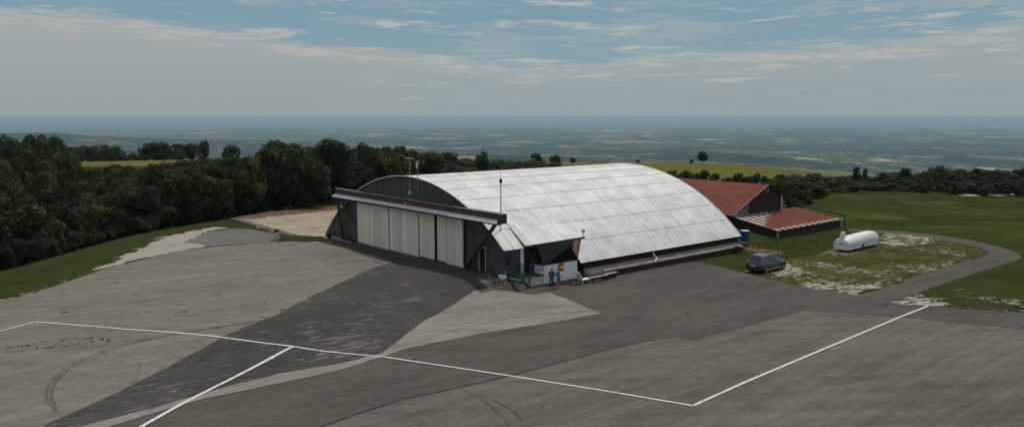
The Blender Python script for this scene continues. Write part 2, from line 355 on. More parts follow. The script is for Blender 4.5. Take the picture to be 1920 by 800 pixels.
rub = [(600,801),(680,773),(760,748),(860,727),(960,704),(1050,680),(1140,655),(1210,640),(1268,631),(1298,637),(1330,628),(1420,605),(1505,582),(1600,587),(1760,601),(1920,617),(2080,632)]
sheet('grey_apron', rub+[(2300,800),(2300,1100),(300,1100),(350,880)], .032, M['apron_grey'])
stroke('tar_joint', rub, .20, .040, M['tar'])
stroke('pavement_crack', [(800,632),(930,601),(1010,590),(1110,583)], .05, .054, M['tar'])
stroke('pavement_crack', [(716,690),(860,652),(900,643)], .03, .040, M['tar'])
sheet('cracked_asphalt', [(345,455),(372,441),(400,433),(440,428),(480,431),(520,440),(560,447),(602,447),(600,456),(530,453),(470,456),(400,461),(330,473),(300,478)], .026, M['gutter'], rough_edge=.1)
sheet('gravel_verge', [(-40,574),(0,567),(60,550),(130,524),(200,501),(270,484),(330,471),(385,461),(345,452),(395,433),(360,432),(330,438),(290,448),(250,466),(205,490),(150,515),(70,543),(0,562)], .028, M['verge_edge'], rough_edge=.5)
sheet('limestone_verge', [(175,507),(250,489),(320,474),(385,462),(350,453),(392,434),(430,427),(400,426),(350,436),(300,449),(255,469),(215,490)], .036, M['verge_white'], rough_edge=.45)
sheet('sand_lot', [(438,409),(520,401),(600,392),(640,389),(760,380),(760,420),(660,455),(618,447),(560,443),(520,438),(480,425)], .03, M['sand'], rough_edge=.3)
sheet('soil_strip', [(425,404),(520,396),(600,388),(640,386),(700,382),(700,391),(640,393),(600,397),(520,405),(470,411),(440,410)], .042, M['soil'], rough_edge=.5)
sheet('grass_strip', [(520,440),(545,441),(600,444),(620,447),(625,451),(590,453),(560,454),(505,452),(530,447)], .045, M['grass'], rough_edge=.4)
# car park grass, limestone patches and the curved path
sheet('stony_grass', [(1480,531),(1600,553),(1660,540),(1720,516),(1800,490),(1845,479),(1845,470),(1810,460),(1740,447),(1660,440),(1620,440),(1600,452),(1520,480),(1440,490),(1400,511)], .03, M['verge_lot'], rough_edge=.4)
sheet('limestone_scatter', [(1400,512),(1480,531),(1603,554),(1660,540),(1720,516),(1700,505),(1600,503),(1560,505),(1510,490),(1480,484),(1465,500)], .034, M['verge_sparse'], rough_edge=.8)
sheet('limestone_scatter', [(1640,434),(1700,438),(1760,447),(1845,474),(1800,480),(1700,476),(1600,470),(1560,480),(1600,455)], .034, M['verge_sparse'], rough_edge=.8)
sheet('limestone_scatter', [(1665,566),(1830,580),(1920,586),(1920,565),(1820,540),(1740,540)], .034, M['verge_sparse'], rough_edge=.8)
sheet('limestone_patch', [(1440,520),(1520,538),(1603,554),(1640,541),(1660,528),(1600,522),(1540,517),(1500,505),(1478,494),(1470,505)], .038, M['verge'], rough_edge=.6)
sheet('limestone_patch', [(1655,437),(1700,440),(1740,448),(1745,460),(1690,462),(1650,457)], .038, M['verge'], rough_edge=.6)
sheet('limestone_patch', [(1668,567),(1700,570),(1776,574),(1770,560),(1725,549)], .038, M['verge'], rough_edge=.5)
sheet('verge_strip', [(1776,574),(1830,580),(1920,586),(2080,596),(2080,586),(1920,574),(1820,560),(1770,556)], .034, M['verge_edge'], rough_edge=.5)
sheet('dirt_patch', [(1385,462),(1400,470),(1440,476),(1475,478),(1460,470),(1420,464),(1396,459)], .03, M['soil'], rough_edge=.3)
sheet('path', [(1590,556),(1640,545),(1700,521),(1800,492),(1843,481),(1852,474),(1840,466),(1800,457),(1740,446),(1690,439.5),(1640,435.5),(1590,433),(1590,429),(1650,431.5),(1700,434.5),(1760,441),(1820,450),(1880,464),(1908,474),(1916,482),(1900,491),(1850,506),(1770,532),(1720,549),(1672,568),(1700,575),(1600,562)], .027, M['asphalt_mid'], rough_edge=.08)
sheet('meadow', [(1530,430),(1600,428),(1700,433),(1800,444),(1900,466),(1930,484),(2300,520),(2400,363),(1920,362),(1700,362),(1560,362),(1520,385),(1500,400)], .015, M['meadow'])
stroke('gravel_track', [(1800,366.5),(1850,365.5),(1920,364.8),(2000,364)], [1.2,2.0,2.6,2.6], .04, M['concrete_pale'])
sheet('field', [(1000,306),(1060,304),(1190,302.4),(1330,302.6),(1450,309),(1580,321),(1640,326),(1700,340),(1500,352),(1200,352),(1000,340)], .03, M['field'])
sheet('field', [(100,298),(330,297.5),(400,303),(400,312),(100,312)], .03, M['field_y'])
# painted lines
stroke('painted_line', [(65,604),(230,618),(400,631),(548,650),(720,670),(960,706),(1130,733),(1302,762)], .15, .062, M['paint'])
stroke('painted_line', [(-90,645),(0,621.5),(66,604)], .15, .062, M['paint'])
stroke('painted_line', [(1296,763),(1400,716),(1545,655),(1690,594),(1740,574.5)], .17, .062, M['paint'])
stroke('painted_line', [(550,650),(530,660),(480,687),(430,713),(370,743),(330,764),(265,801),(190,850)], [.20,.22,.24,.22,.22,.23,.23,.23], .062, M['paint'])
sheet('painted_line', [(497,676),(509,669),(519,667),(511,674)], .066, M['paint'])
for off in (0, 9):
    stroke('tyre_mark', curve([(104+off*.6,773),(90+off,752),(88+off,735),(104+off,708),(150+off,676),(220+off,650),(290+off,634),(380+off,618),(470,604+off*.2)]), .16, .05, M['skid'])
    stroke('tyre_mark', curve([(870+off*3.4,733+off*.8),(905+off*3.5,751+off*.6),(935+off*3.4,775),(958+off*3.4,806),(975+off*3.4,840)]), .15, .05, M['skid'])
stroke('tyre_mark', curve([(262,672),(262,690),(255,715),(252,745),(238,772),(190,792),(150,806)]), .16, .05, M['skid2'])
stroke('tyre_mark', curve([(300,684),(310,700),(318,720),(312,745),(290,765),(255,782)]), .16, .05, M['skid2'])
w = MB()
for k in range(30):
    t = k/46; cx = 10+t*310+random.uniform(-6, 6); cy = 661-t*36+random.uniform(-2.5, 2.5)
    if random.random() < .35: cy -= 9
    x, y, z = gp(cx, cy); L = random.uniform(.05, .22); 
    for q in range(3):
        xx = x+random.uniform(-L, L)*1.4; yy = y+random.uniform(-.08, .08); r_ = random.uniform(.03, .07); hh = random.uniform(.02, .07)
        w.add([(xx-r_*2, yy, z+.035), (xx+r_*2, yy-.03, z+.035), (xx+r_*1.2, yy+r_, z+.035), (xx, yy+.02, z+.04+hh*.5)], [(0,1,3),(1,2,3),(2,0,3)])
for (cx, cy) in [(345,585),(410,552),(400,490),(240,497),(480,520),(700,560)]+[(random.uniform(30,600), random.uniform(510,600)) for _ in range(12)]:
    x, y, z = gp(cx, cy); r_ = random.uniform(.08, .22)
    w.add([(x-r_*2, y, z+.036), (x, y-r_*.5, z+.036), (x+r_*2, y, z+.036), (x, y+r_*.6, z+.07)], [(0,1,3),(1,2,3),(2,0,3)])
tag(w.build('pavement_weed', M['dark_weed']), 'tiny dark weeds growing in cracks of the pale left apron', 'weeds', kind='stuff')
# ------------------------------------------------------------------ building materials
def roofmat():
    m = Mt('weathered white roof sheets', .62, .35); uv = m.pos('UV')
    st = m.noise(m.mp(uv, (2.6, .22, 1)), 1., 5, .7, .15); bl = m.noise(m.mp(uv, (.35, .5, 1)), 1., 6, .7, .5)
    c = m.ramp(st, [(.25, (.33,.32,.29)), (.42, (.53,.525,.50)), (.65, (.64,.635,.61))])
    c = m.mix(.5, c, m.ramp(bl, [(.30, .50), (.60, 1.16)]), 'MULTIPLY')
    X = m.xyz(uv)
    # sheet joints every 1.05 m and dirt that runs down from the laps
    fr = m.math('FRACT', m.math('DIVIDE', X[0], 1.05)); j = m.math('LESS_THAN', fr, .05)
    jn = m.step(m.noise(m.mp(uv, (.9, .4, 1)), 1., 3, .6), .52, .60); c = m.mix(m.math('MULTIPLY', m.math('MULTIPLY', j, jn), .8), c, (.12,.115,.10))
    lf = m.math('FRACT', m.math('DIVIDE', m.math('ADD', X[1], 101.62), 2.52))
    dn = m.noise(m.mp(uv, (5, .1, 1)), 1., 4, .75); lap = m.math('MULTIPLY', m.step(lf, .55, 1.), m.step(dn, .50, .66)); c = m.mix(m.math('MULTIPLY', lap, .6), c, (.20,.185,.16))
    spk = m.step(m.noise(m.mp(uv, (3, 1.1, 1)), 1.5, 5, .8), .63, .70); c = m.mix(m.math('MULTIPLY', spk, .5), c, (.14,.13,.11)); bk = m.step(m.noise(m.mp(uv, (4.2, .35, 1), loc=(3,7,0)), 1., 4, .75), .66, .72); c = m.mix(m.math('MULTIPLY', bk, .75), c, (.07,.065,.055))
    m.col(c); wv = m.math('SINE', m.math('MULTIPLY', X[0], 2*math.pi/.177)); m.bump(wv, .008, .5); return m.m
def sheetmat(name, c1, c2, dirt=None, per=.2, wave=.02, rough=.7, axis=0, kind='Object'):
    m = Mt(name, rough, .3); p = m.pos(kind); X = m.xyz(p)
    sc_ = (3., 3., .25) if axis < 2 else (.3, 3, 3)
    n = m.noise(m.mp(p, sc_), 1., 5, .7); c = m.ramp(n, [(.3, c1), (.68, c2)])
    fr = m.math('FRACT', m.math('DIVIDE', X[axis if axis < 2 else 1], .92)); 
    bay = m.math('FRACT', m.math('MULTIPLY', m.math('SINE', m.math('MULTIPLY', m.math('FLOOR', m.math('DIVIDE', X[axis if axis < 2 else 1], .92)), 12.99)), 4375.))
    c = m.mix(.5, c, m.ramp(bay, [(0, .7), (1, 1.25)]), 'MULTIPLY')
    if dirt: c = m.mix(m.step(m.noise(p, .8, 6, .75, .4), .54, .68), c, dirt)
    m.col(c); m.bump(m.math('SINE', m.math('MULTIPLY', X[axis if axis < 2 else 1], 2*math.pi/per)), wave, .8); return m.m
M['roof'] = roofmat()
M['wall'] = sheetmat('dark weathered cladding', (.038,.046,.044), (.085,.095,.090), (.022,.022,.019))
M['wall_b'] = sheetmat('blue grey cladding', (.045,.056,.068), (.064,.076,.088), (.03,.03,.03), axis=1)
M['door'] = sheetmat('cream door sheets', (.72,.69,.56), (.84,.80,.66), None, per=.3, wave=.03)
M['rustdark'] = sheetmat('dark rusty steel', (.035,.025,.022), (.085,.05,.042), (.025,.028,.028), per=.4, wave=.005)
M['lip'] = plain('grey zinc flashing', (.50,.50,.48), .55, .4, .1, .2, 1.5)
M['steel'] = plain('brown steel beams', (.05,.034,.028), .7, .3)
M['orange'] = plain('bare orange wood', (.42,.22,.12), .8)
M['concrete'] = soil('stained concrete', [(.3, (.16,.135,.11)), (.55, (.26,.225,.19)), (.75, (.32,.30,.24))], 1.1, .02)
M['redwall'] = plain('dark red brown wall', (.040,.022,.023), .85, .2, 0, .4, 1.5)
M['render'] = plain('painted white render', (.66,.69,.70), .85, .2, 0, .10, .8)
M['render2'] = plain('weathered pale green render', (.44,.48,.43), .85, .2, 0, .3, 1.2)
M['blue'] = plain('dark blue paint', (.025,.032,.095), .5, .4)
M['white'] = plain('white gloss paint', (.72,.73,.70), .45, .4, 0, .08, 2)
M['galv'] = plain('galvanised tube', (.32,.32,.30), .45, .5, .6)
M['black'] = plain('black plastic', (.018,.018,.018), .6)
M['dark'] = plain('dark door and painted shade', (.025,.022,.02), .9, .1)  # near black, also painted on where shade lies under the eave and indoors
M['green'] = plain('green bench paint', (.02,.10,.055), .6, .3, 0, .3, 3)
M['greenlt'] = plain('faded green edge paint', (.12,.26,.19), .6)
M['wood'] = plain('grey weathered wood', (.30,.285,.25), .85, .2, 0, .3, 4)
M['floor'] = plain('dark terrace floor', (.05,.035,.036), .85, .2)
M['yellow'] = plain('yellow sign board', (.62,.36,.03), .6, .3, 0, .06)
M['signblack'] = plain('black sign paint', (.012,.011,.01), .6)
def glassmat(name, tint, mixf=.75):
    m = bpy.data.materials.new(name); m.use_nodes = True; t = m.node_tree; t.nodes.clear()
    o = t.nodes.new('ShaderNodeOutputMaterial'); x = t.nodes.new('ShaderNodeMixShader'); a = t.nodes.new('ShaderNodeBsdfGlossy'); b = t.nodes.new('ShaderNodeBsdfTransparent')
    lw = t.nodes.new('ShaderNodeLayerWeight'); fr = t.nodes.new('ShaderNodeMapRange'); fr.inputs[1].default_value = .3; fr.inputs[3].default_value = .03; fr.inputs[4].default_value = .12; t.links.new(lw.outputs['Facing'], fr.inputs[0]); a.inputs['Roughness'].default_value = .03; a.inputs['Color'].default_value = (.8,.8,.8,1)
    b.inputs[0].default_value = (*tint, 1); t.links.new(fr.outputs[0], x.inputs[0]); t.links.new(b.outputs[0], x.inputs[1]); t.links.new(a.outputs[0], x.inputs[2]); t.links.new(x.outputs[0], o.inputs[0]); return m
M['glass'] = glassmat('brown tinted glass', (.62,.46,.36)); M['glassdark'] = glassmat('dark tinted glass', (.40,.34,.29))
def pfp(px, py, B, zz=False):   # pixel on plane b=B of the hangar frame -> (A, z)
    d = ray(px, py); C0 = np.array([0, 0, H]); n = np.array([b_[0], b_[1], 0]); P0 = np.array(W(0, B)); t = ((P0-C0)@n)/(d@n); P = C0+d*t
    return toab(P[0], P[1])[0], P[2]
def psp(px, py, A):             # pixel on plane a=A -> (b, z)
    d = ray(px, py); C0 = np.array([0, 0, H]); n = np.array([a_[0], a_[1], 0]); P0 = np.array(W(A, 0)); t = ((P0-C0)@n)/(d@n); P = C0+d*t
    return toab(P[0], P[1])[1], P[2]
# ------------------------------------------------------------------ hangar
LEN = 32.5; CA = -9.4
def arc(s, b, off=0.):
    k = b/LEN; R_ = 24-.15*k; z0 = 7.86+.03*k; th = s/R_
    return (CA+(R_+off)*math.sin(th), b, z0-R_+(R_+off)*math.cos(th))
hangar = empty('hangar', W(0, 0), ROT, 'large hangar with an arched white sheet roof and six cream sliding door panels', 'hangar')
SE = 19.18
def roof():
    V = []; Fc = []; UV = []; mb = MB(); rows = [SE-2.52*i for i in range(17)]
    for i in range(16):
        s1, s0 = rows[i], rows[i+1]
        segs = []
        if s1 > 16.7: segs = [(7.36, LEN+.2)]
        elif s1 > 14.2: segs = [(-.18, 2.3), (7.36, LEN+.2)]
        else: segs = [(-.18, LEN+.2)]
        for b0, b1 in segs:
            nb = max(2, int((b1-b0)/1.05)); ns = 5; n0 = len(mb.v)
            for q in range(ns+1):
                s = s0-.06+(s1-s0+.06)*q/ns
                for k in range(nb+1):
                    b = b0+(b1-b0)*k/nb; wob = .012*math.sin(b*1.9+i*2.3)+random.uniform(-.004, .004)
                    mb.v.append(arc(s, b, .022*q/ns+wob*.6*(q == ns))); UV.append((b, s))
            for q in range(ns):
                for k in range(nb):
                    mb.f.append((n0+q*(nb+1)+k, n0+q*(nb+1)+k+1, n0+(q+1)*(nb+1)+k+1, n0+(q+1)*(nb+1)+k)); mb.m.append(0)
            # turned-down lower edge of the row
            n1 = len(mb.v)
            for off in (None, -.015):
                for k in range(nb+1):
                    b = b0+(b1-b0)*k/nb; mb.v.append(mb.v[n0+ns*(nb+1)+k] if off is None else arc(s1, b, off)); UV.append((b, s1))
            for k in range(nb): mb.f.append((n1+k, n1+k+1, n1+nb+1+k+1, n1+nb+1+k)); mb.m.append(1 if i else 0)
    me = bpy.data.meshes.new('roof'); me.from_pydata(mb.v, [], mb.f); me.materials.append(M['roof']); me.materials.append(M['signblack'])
    me.polygons.foreach_set('material_index', mb.m); l = me.uv_layers.new(name='UVMap')
    for lp in me.loops: l.data[lp.index].uv = UV[lp.vertex_index]
    me.polygons.foreach_set('use_smooth', [True]*len(me.polygons)); me.update()
    o = bpy.data.objects.new('roof', me); col.objects.link(o); o.parent = hangar
roof()
E1 = (6.02, 2.2, 2.52); E2 = (7.65, 7.85, 2.97)
# flatter roof wing over the control room, starting under the lap of the row above
mb = MB(); UVk = []
for i in range(13):
    t = i/12; up_ = arc(14.1, 2.3+(8.0-2.3)*t, .03); lo = [E1[j]+(E2[j]-E1[j])*t for j in range(3)]
    for q in range(5): mb.v.append(tuple(up_[j]+(lo[j]-up_[j])*q/4 for j in range(3))); UVk.append((up_[1], 14.1+2.9*q/4))
for i in range(12):
    for q in range(4): mb.f.append((i*5+q, (i+1)*5+q, (i+1)*5+q+1, i*5+q+1)); mb.m.append(0)
n = len(mb.v)
ok = mb.build('roof_wing', M['roof'], hangar); l = ok.data.uv_layers.new(name='UVMap')
for lp in ok.data.loops: l.data[lp.index].uv = UVk[lp.vertex_index]
sol = ok.modifiers.new('t', 'SOLIDIFY'); sol.thickness = .04; sol.offset = -1
MB().bar((E1[0]+.02, E1[1]-.1, E1[2]-.10), (E2[0]+.02, E2[1]+.12, E2[2]-.10), .10, .17).build('eave_beam', M['blue'], hangar)
mb = MB(); u0 = arc(14.1, 2.3, .0); mb.bar((u0[0], u0[1]-.07, u0[2]+.02), (E1[0], E1[1]-.07, E1[2]+.01), .07, .06); mb.build('roof_joint', M['signblack'], hangar)
MB().tube([arc(s_, 2.3, .03) for s_ in np.linspace(12.5, 14.15, 5)], .035, 5).build('roof_joint', M['signblack'], hangar)
# edge trims of the arch
for bb, nm in ((-.2, 'verge_trim'), (LEN+.22, 'verge_trim')):
    mb = MB(); s_end = 16.62 if bb < 0 else SE
    mb.tube([arc(s, bb, .02) for s in np.linspace(-SE-.9, s_end, 60)], .055, 5); mb.build(nm, M['lip'] if bb < 0 else M['white'], hangar)
# gable walls
def gable(b, right_s, zb):
    mb = MB(); pr = [arc(s, b, -.03) for s in np.linspace(-SE-.9, right_s, 70)]
    top = [(p[0], p[1], p[2]) for p in pr]; bot = [(p[0], p[1], zb) for p in pr]
    return mb.loft([top, bot], cap=False, closed=False)
mb = gable(.0, 16.5, -1.2); mb.build('front_wall', M['wall'], hangar)
mb = gable(LEN, SE, -1.3); mb.build('rear_wall', M['wall'], hangar)
mb = MB(); mb.box(5.62, 5.72, .0, 8.3, -1.2, 2.28); mb.build('side_wall', M['wall_b'], hangar)
MB().box(5.73, 5.80, 1.86, 2.22, -.3, 2.3).build('white_panel', M['white'], hangar)
MB().box(5.73, 5.77, .25, .62, .95, 1.55).build('meter_box', M['black'], hangar)
MB().box(5.60, 5.82, -.1, -.02, -1.1, 2.2).build('corner_post', M['wall'], hangar)
# sliding doors
xs = [pfp(x, 420, -.2)[0] for x in (672, 695.6, 732, 787, 817.5, 838, 870)]
for i in range(6):
    d = -.16-.09*(i % 2)-(.1 if i < 3 else 0); mb = MB()
    x0, x1 = xs[i]+.03, xs[i+1]-.03
    if i == 4: x0 += .12
    zt = 4.62; mb.box(x0, x1, d-.05, d, .06, zt)
    n = int((x1-x0)/.3)
    for k in range(n): 
        xx = x0+(k+.5)*(x1-x0)/n; mb.box(xx-.05, xx+.05, d-.078, d-.05, .1, zt-.03)
    dp = mb.build('door_panel', M['door'], hangar)
    fr = MB()
    for q in (x0-.025, x1-.035): fr.box(q, q+.06, d-.09, d+.012, .04, zt+.01)
    fr.box(x0+.04, x1-.04, d-.085, d-.052, .03, .12); fr.build('frame', M['steel' if i in (3, 4) else 'lip'], dp)
MB().box(-23.3, 5.3, -.6, -.03, -.04, .03).build('door_track', M['steel'], hangar)
# box girder over the doors with its zinc lip
fL, fR = -23.6, 5.75
MB().hexa([(fL,-.65,4.95),(fR+.3,-.65,4.86),(fR,-.04,4.86),(fL,-.04,4.95)], [(fL,-.55,5.72),(fR+.3,-.55,5.55),(fR,-.04,5.55),(fL,-.04,5.72)]).build('door_girder', M['rustdark'], hangar)
mb = MB(); nseg = 8
for i in range(nseg):
    x0 = fL+(fR+.45-fL)*i/nseg; x1 = fL+(fR+.45-fL)*(i+1)/nseg-.02; dz = .10*i/nseg
    mb.hexa([(x0,-1.12,4.83-dz),(x1,-1.12,4.82-dz),(x1,-.60,5.06-dz),(x0,-.60,5.07-dz)], [(x0,-1.12,4.87-dz),(x1,-1.12,4.86-dz),(x1,-.60,5.12-dz),(x0,-.60,5.13-dz)])
mb.build('girder_lip', M['lip'], hangar)
MB().box(fL, fR+.4, -1.1, -.66, 4.62, 4.70).build('girder_soffit', M['steel'], hangar)
MB().hexa([(fR+.3,-1.1,4.70),(fR+.44,-1.1,4.70),(fR+.44,-.05,4.70),(fR+.3,-.05,4.70)], [(fR+.3,-.8,5.50),(fR+.44,-.8,5.50),(fR+.44,-.05,5.56),(fR+.3,-.05,5.56)]).build('girder_end', M['steel'], hangar)
MB().bar((fL, -.6, 5.74), (fR+.3, -.6, 5.565), .07, .04).build('girder_cap', M['lip'], hangar)
# raking struts and the loose board on the left
MB().bar((5.6, -.75, 4.75), (.55, -.30, .1), .30, .22).build('strut', M['steel'], hangar)
MB().bar((-23.0, -.75, 4.75), (-22.4, -.45, -.1), .24, .2).build('strut', M['steel'], hangar)
MB().bar((-22.5, -.55, 4.7), (-20.0, -.25, 1.9), .16, .12).build('strut', M['steel'], hangar)
MB().bar((-22.35, -.62, 4.55), (-21.95, -.62, 3.6), .30, .05).build('loose_board', M['orange'], hangar)
# small side door
A0, z0_ = pfp(905, 500, -.05)
sd = MB().box(A0-.42, A0+.42, -.09, -.035, -.1, 2.15).build('side_door', M['dark'], hangar)
mb = MB(); mb.box(A0-.5, A0-.42, -.11, -.03, -.1, 2.22); mb.box(A0-.42, A0+.42, -.11, -.03, 2.15, 2.22); mb.box(A0+.42, A0+.46, -.11, -.03, -.1, 2.22); mb.build('frame', M['lip'], sd)
sg = MB().box(*[pfp(x, 375, -.7)[0] for x in (757, 776)], -.70, -.665, 5.12, 5.34).build('girder_sign', plain('faded red sign', (.16,.045,.05), .7), hangar)
mb = MB(); aa = [pfp(x, 375, -.72)[0] for x in (758.5, 760.5, 769, 773)]
MB().box(aa[0], aa[1], -.715, -.702, 5.24, 5.32).build('sign_smudge', M['lip'], sg); MB().box(aa[2], aa[3], -.715, -.702, 5.22, 5.28).build('sign_smudge', M['lip'], sg)
# low concrete skirt along the long side
MB().box(7.35, 7.55, 8.0, LEN, -1.0, .40).build('eave_wall', M['dark'], hangar)  # coloured near black to paint in the shade under the eave
mb = MB(); n = 30
R1 = [[(7.5, 8.0+(LEN-8)*i/n, -.02), (8.22+random.uniform(-.02,.02), 8.0+(LEN-8)*i/n, -.42+random.uniform(-.02,.02)), (8.2, 8.0+(LEN-8)*i/n, -.52), (7.5, 8.0+(LEN-8)*i/n, -.5)] for i in range(n+1)]
mb.loft(R1); mb.build('concrete_skirt', M['concrete'], hangar)
MB().box(7.5, 8.14, 7.6, LEN+.2, -1.5, -.5).build('skirt_wall', M['redwall'], hangar)
b1, z1 = psp(1226.5, 473.5, 7.9); b2, z2 = psp(1231, 481, 7.95); b3, z3 = psp(1246.5, 485.5, 8.3)
MB().tube([(7.75, b1, .42), (7.9, b1+.1, .1), (8.0, b2, -.1), (8.35, b3-1.6, -.35)], .07, 7).build('downpipe', M['white'], hangar)
MB().tube([(7.7, LEN-.4, .35), (7.9, LEN+.1, -.1), (8.1, LEN+.9, -.25)], .06, 7).build('downpipe', M['galv'], hangar)
# ------------------------------------------------------------------ control room on the corner
KA, KB0, KB1 = 7.4, 3.2, 7.3
cr = MB()
cr.box(5.74, KA, KB0, KB0+.15, -1.6, .80); cr.box(KA-.15, KA, KB0+.15, KB1-.15, -1.6, .80); cr.box(5.74, KA, KB1-.15, KB1, -1.6, .80)
cr = cr.build('control_room', M['render'], hangar); cr['label'] = 'white rendered control room with leaning tinted windows'
MB().box(5.74, KA-.16, KB0+.16, KB1-.16, -.05, .0).build('floor', M['floor'], cr)
def lerp3(p, q, t): return tuple(p[i]+(q[i]-p[i])*t for i in range(3))
S0, S1 = (KA-.05, KB0, .82), (KA-.05, KB1, .82); T0, T1 = (6.55, 3.1, 2.56), (7.56, 7.55, 2.84)
S2, T2 = (5.8, KB1, .82), (5.8, 7.5, 2.9); S3, T3 = (5.8, KB0, .82), (5.8, 3.0, 2.5)
for (s0, s1, t0, t1, n) in ((S0, S1, T0, T1, 4), (S1, S2, T1, T2, 2), (S3, S0, T3, T0, 2)):
    wn = MB()
    for i in range(n+1):
        t = i/n; wn.bar(lerp3(s0, s1, t), lerp3(t0, t1, t), .07 if 0 < i < n else .1)
    wn.bar(s0, s1, .08); wn.bar(t0, t1, .08)
    wn = wn.build('window', M['blue'] if n == 4 else M['steel'], cr)
    MB().add([s0, s1, t1, t0], [(0,1,2,3)]).build('glass', M['glass'] if s0 is S1 else M['glassdark'], wn)
MB().box(5.78, 5.86, KB0-.92, KB1-.16, .02, 2.5).build('shade_panel', M['dark'], cr)  # added dark panel so the room behind the glass reads unlit
MB().hexa([(5.87,KB1-.12,.8),(6.62,KB1-.12,.8),(6.62,KB1-.06,.8),(5.87,KB1-.06,.8)],[(5.87,KB1-.1,2.66),(6.85,KB1-.1,2.66),(6.85,KB1-.04,2.66),(5.87,KB1-.04,2.66)]).build('shade_end_panel', M['dark'], cr)  # added dark panel that paints shade across the inner end of the room
tr = MB().box(5.74, KA+.02, 1.55, KB0-.004, -1.6, -.06).build('terrace', M['render2'], hangar)
MB().box(5.74, KA+.08, 1.49, KB0-.006, -.06, -.01).build('terrace_floor', M['floor'], tr)
MB().box(KA-.06, KA+.05, 1.50, 1.56, -1.6, -.06).build('corner_pipe', M['steel'], tr)
rl = MB(); rl.bar((KA-.02, 1.6, -.02), (KA-.02, 1.6, 1.05), .06); rl.bar((6.6, 1.6, -.02), (6.6, 1.6, 1.0), .05); rl.bar((5.85, 1.6, -.02), (5.85, 1.6, 1.0), .05)
for z in (.5, 1.0): rl.bar((KA-.02, 1.6, z), (KA-.02, 3.18, z), .04); rl.bar((5.85, 1.6, z), (6.6, 1.6, z), .04)
for k in range(6): rl.bar((5.95+k*.11, 1.6, 0), (5.95+k*.11, 1.6, 1.0), .02)
rl.build('railing', M['blue'], hangar)
MB().box(5.87, 6.15, 3.12, 3.19, 0, 2.0).build('terrace_door', M['wall_b'], cr)
# ------------------------------------------------------------------ things standing on or against the hangar
def world(A, B, z): return W(A, B, z)
def mast(name, A, B, z0, z1, label, cat, **k):
    return empty(name, world(A, B, z0), ROT, label, cat)
t = mast('antenna_mast', -8.85, -.12, 0, 0, 'thin galvanised mast with a flat T-shaped aerial above the hangar gable', 'antenna')
MB().tube([(0,0,6.2), (0,0,9.65)], .035, 6).build('pole', M['galv'], t)
MB().box(-.75, .75, -.12, .12, 9.62, 9.72).build('aerial', M['galv'], t)
MB().box(-.12, .12, -.1, .1, 6.1, 6.5).build('bracket', M['lip'], t)
t = mast('flag_mast', -7.4, -.12, 0, 0, 'short mast with a small crumpled white windsock, right of the T-shaped aerial', 'windsock')
MB().tube([(0,0,6.3), (0,0,9.55)], .035, 6).build('pole', M['galv'], t)
mb = MB(); mb.loft([[(x+.10*math.cos(k*math.pi/3), .08*math.sin(k*math.pi/3), z) for k in range(6)] for x, z in ((-.05, 9.45), (-.22, 9.2), (-.1, 8.95), (-.18, 8.75))]); mb.build('windsock', M['white'], t)
MB().box(.08, .22, -.05, .05, 9.2, 9.5).build('light_box', M['galv'], t)
MB().tube([(-.5,0,9.62), (.45,0,9.66)], .02, 5).build('crossbar', M['steel'], t)
pb, pz = 1.07, 3.72
t = mast('radio_mast', 4.0, pb, 0, 0, 'tall slim pole with a small dark box on the white roof behind the door girder', 'antenna')
MB().tube([(0,0,pz-.2), (0,0,8.25)], .045, 6).build('pole', M['galv'], t); MB().tube([(0,0,8.25), (0,0,9.45)], .018, 5).build('whip', M['galv'], t)
mb = MB(); mb.box(-.10, .10, -.1, .1, 8.05, 8.35); mb.tube([(0,0,7.8), (0,0,8.06)], [.03,.08], 8); mb.build('sensor_box', M['signblack'], t)
t = mast('lamp_post', 7.6, 7.85, 0, 0, 'little round lamp on a stub at the far corner of the blue eave', 'lamp')
MB().tube([(0,0,2.95), (0,0,3.35)], .03, 6).build('stem', M['galv'], t); MB().tube([(0,0,3.33),(0,0,3.42),(0,0,3.62),(0,0,3.68)], [.08,.15,.15,.06], 10).build('lamp_head', M['galv'], t)
sA = KA+.03; sb, sz = psp(1051.5, 501, sA)
t = empty('letter_sign', world(sA, sb, sz), ROT, 'yellow board with a black letter C on the white control room wall', 'sign')
MB().box(-.02, .015, -.29, .29, -.39, .39).build('board', M['yellow'], t, bevel=.004)
bpy.ops.object.text_add(); tx = bpy.context.object; tx.data.body = 'C'; tx.data.size = .92; tx.data.extrude = .006; tx.data.offset = .02; tx.data.align_x = 'CENTER'; tx.data.align_y = 'CENTER'
dg = bpy.context.evaluated_depsgraph_get(); me = bpy.data.meshes.new_from_object(tx.evaluated_get(dg)); bpy.data.objects.remove(tx)
lt = bpy.data.objects.new('letter', me); col.objects.link(lt); me.materials.clear(); me.materials.append(M['signblack']); lt.parent = t
lt.rotation_euler = (math.pi/2, 0, math.pi/2); lt.location = (.024, 0, 0)
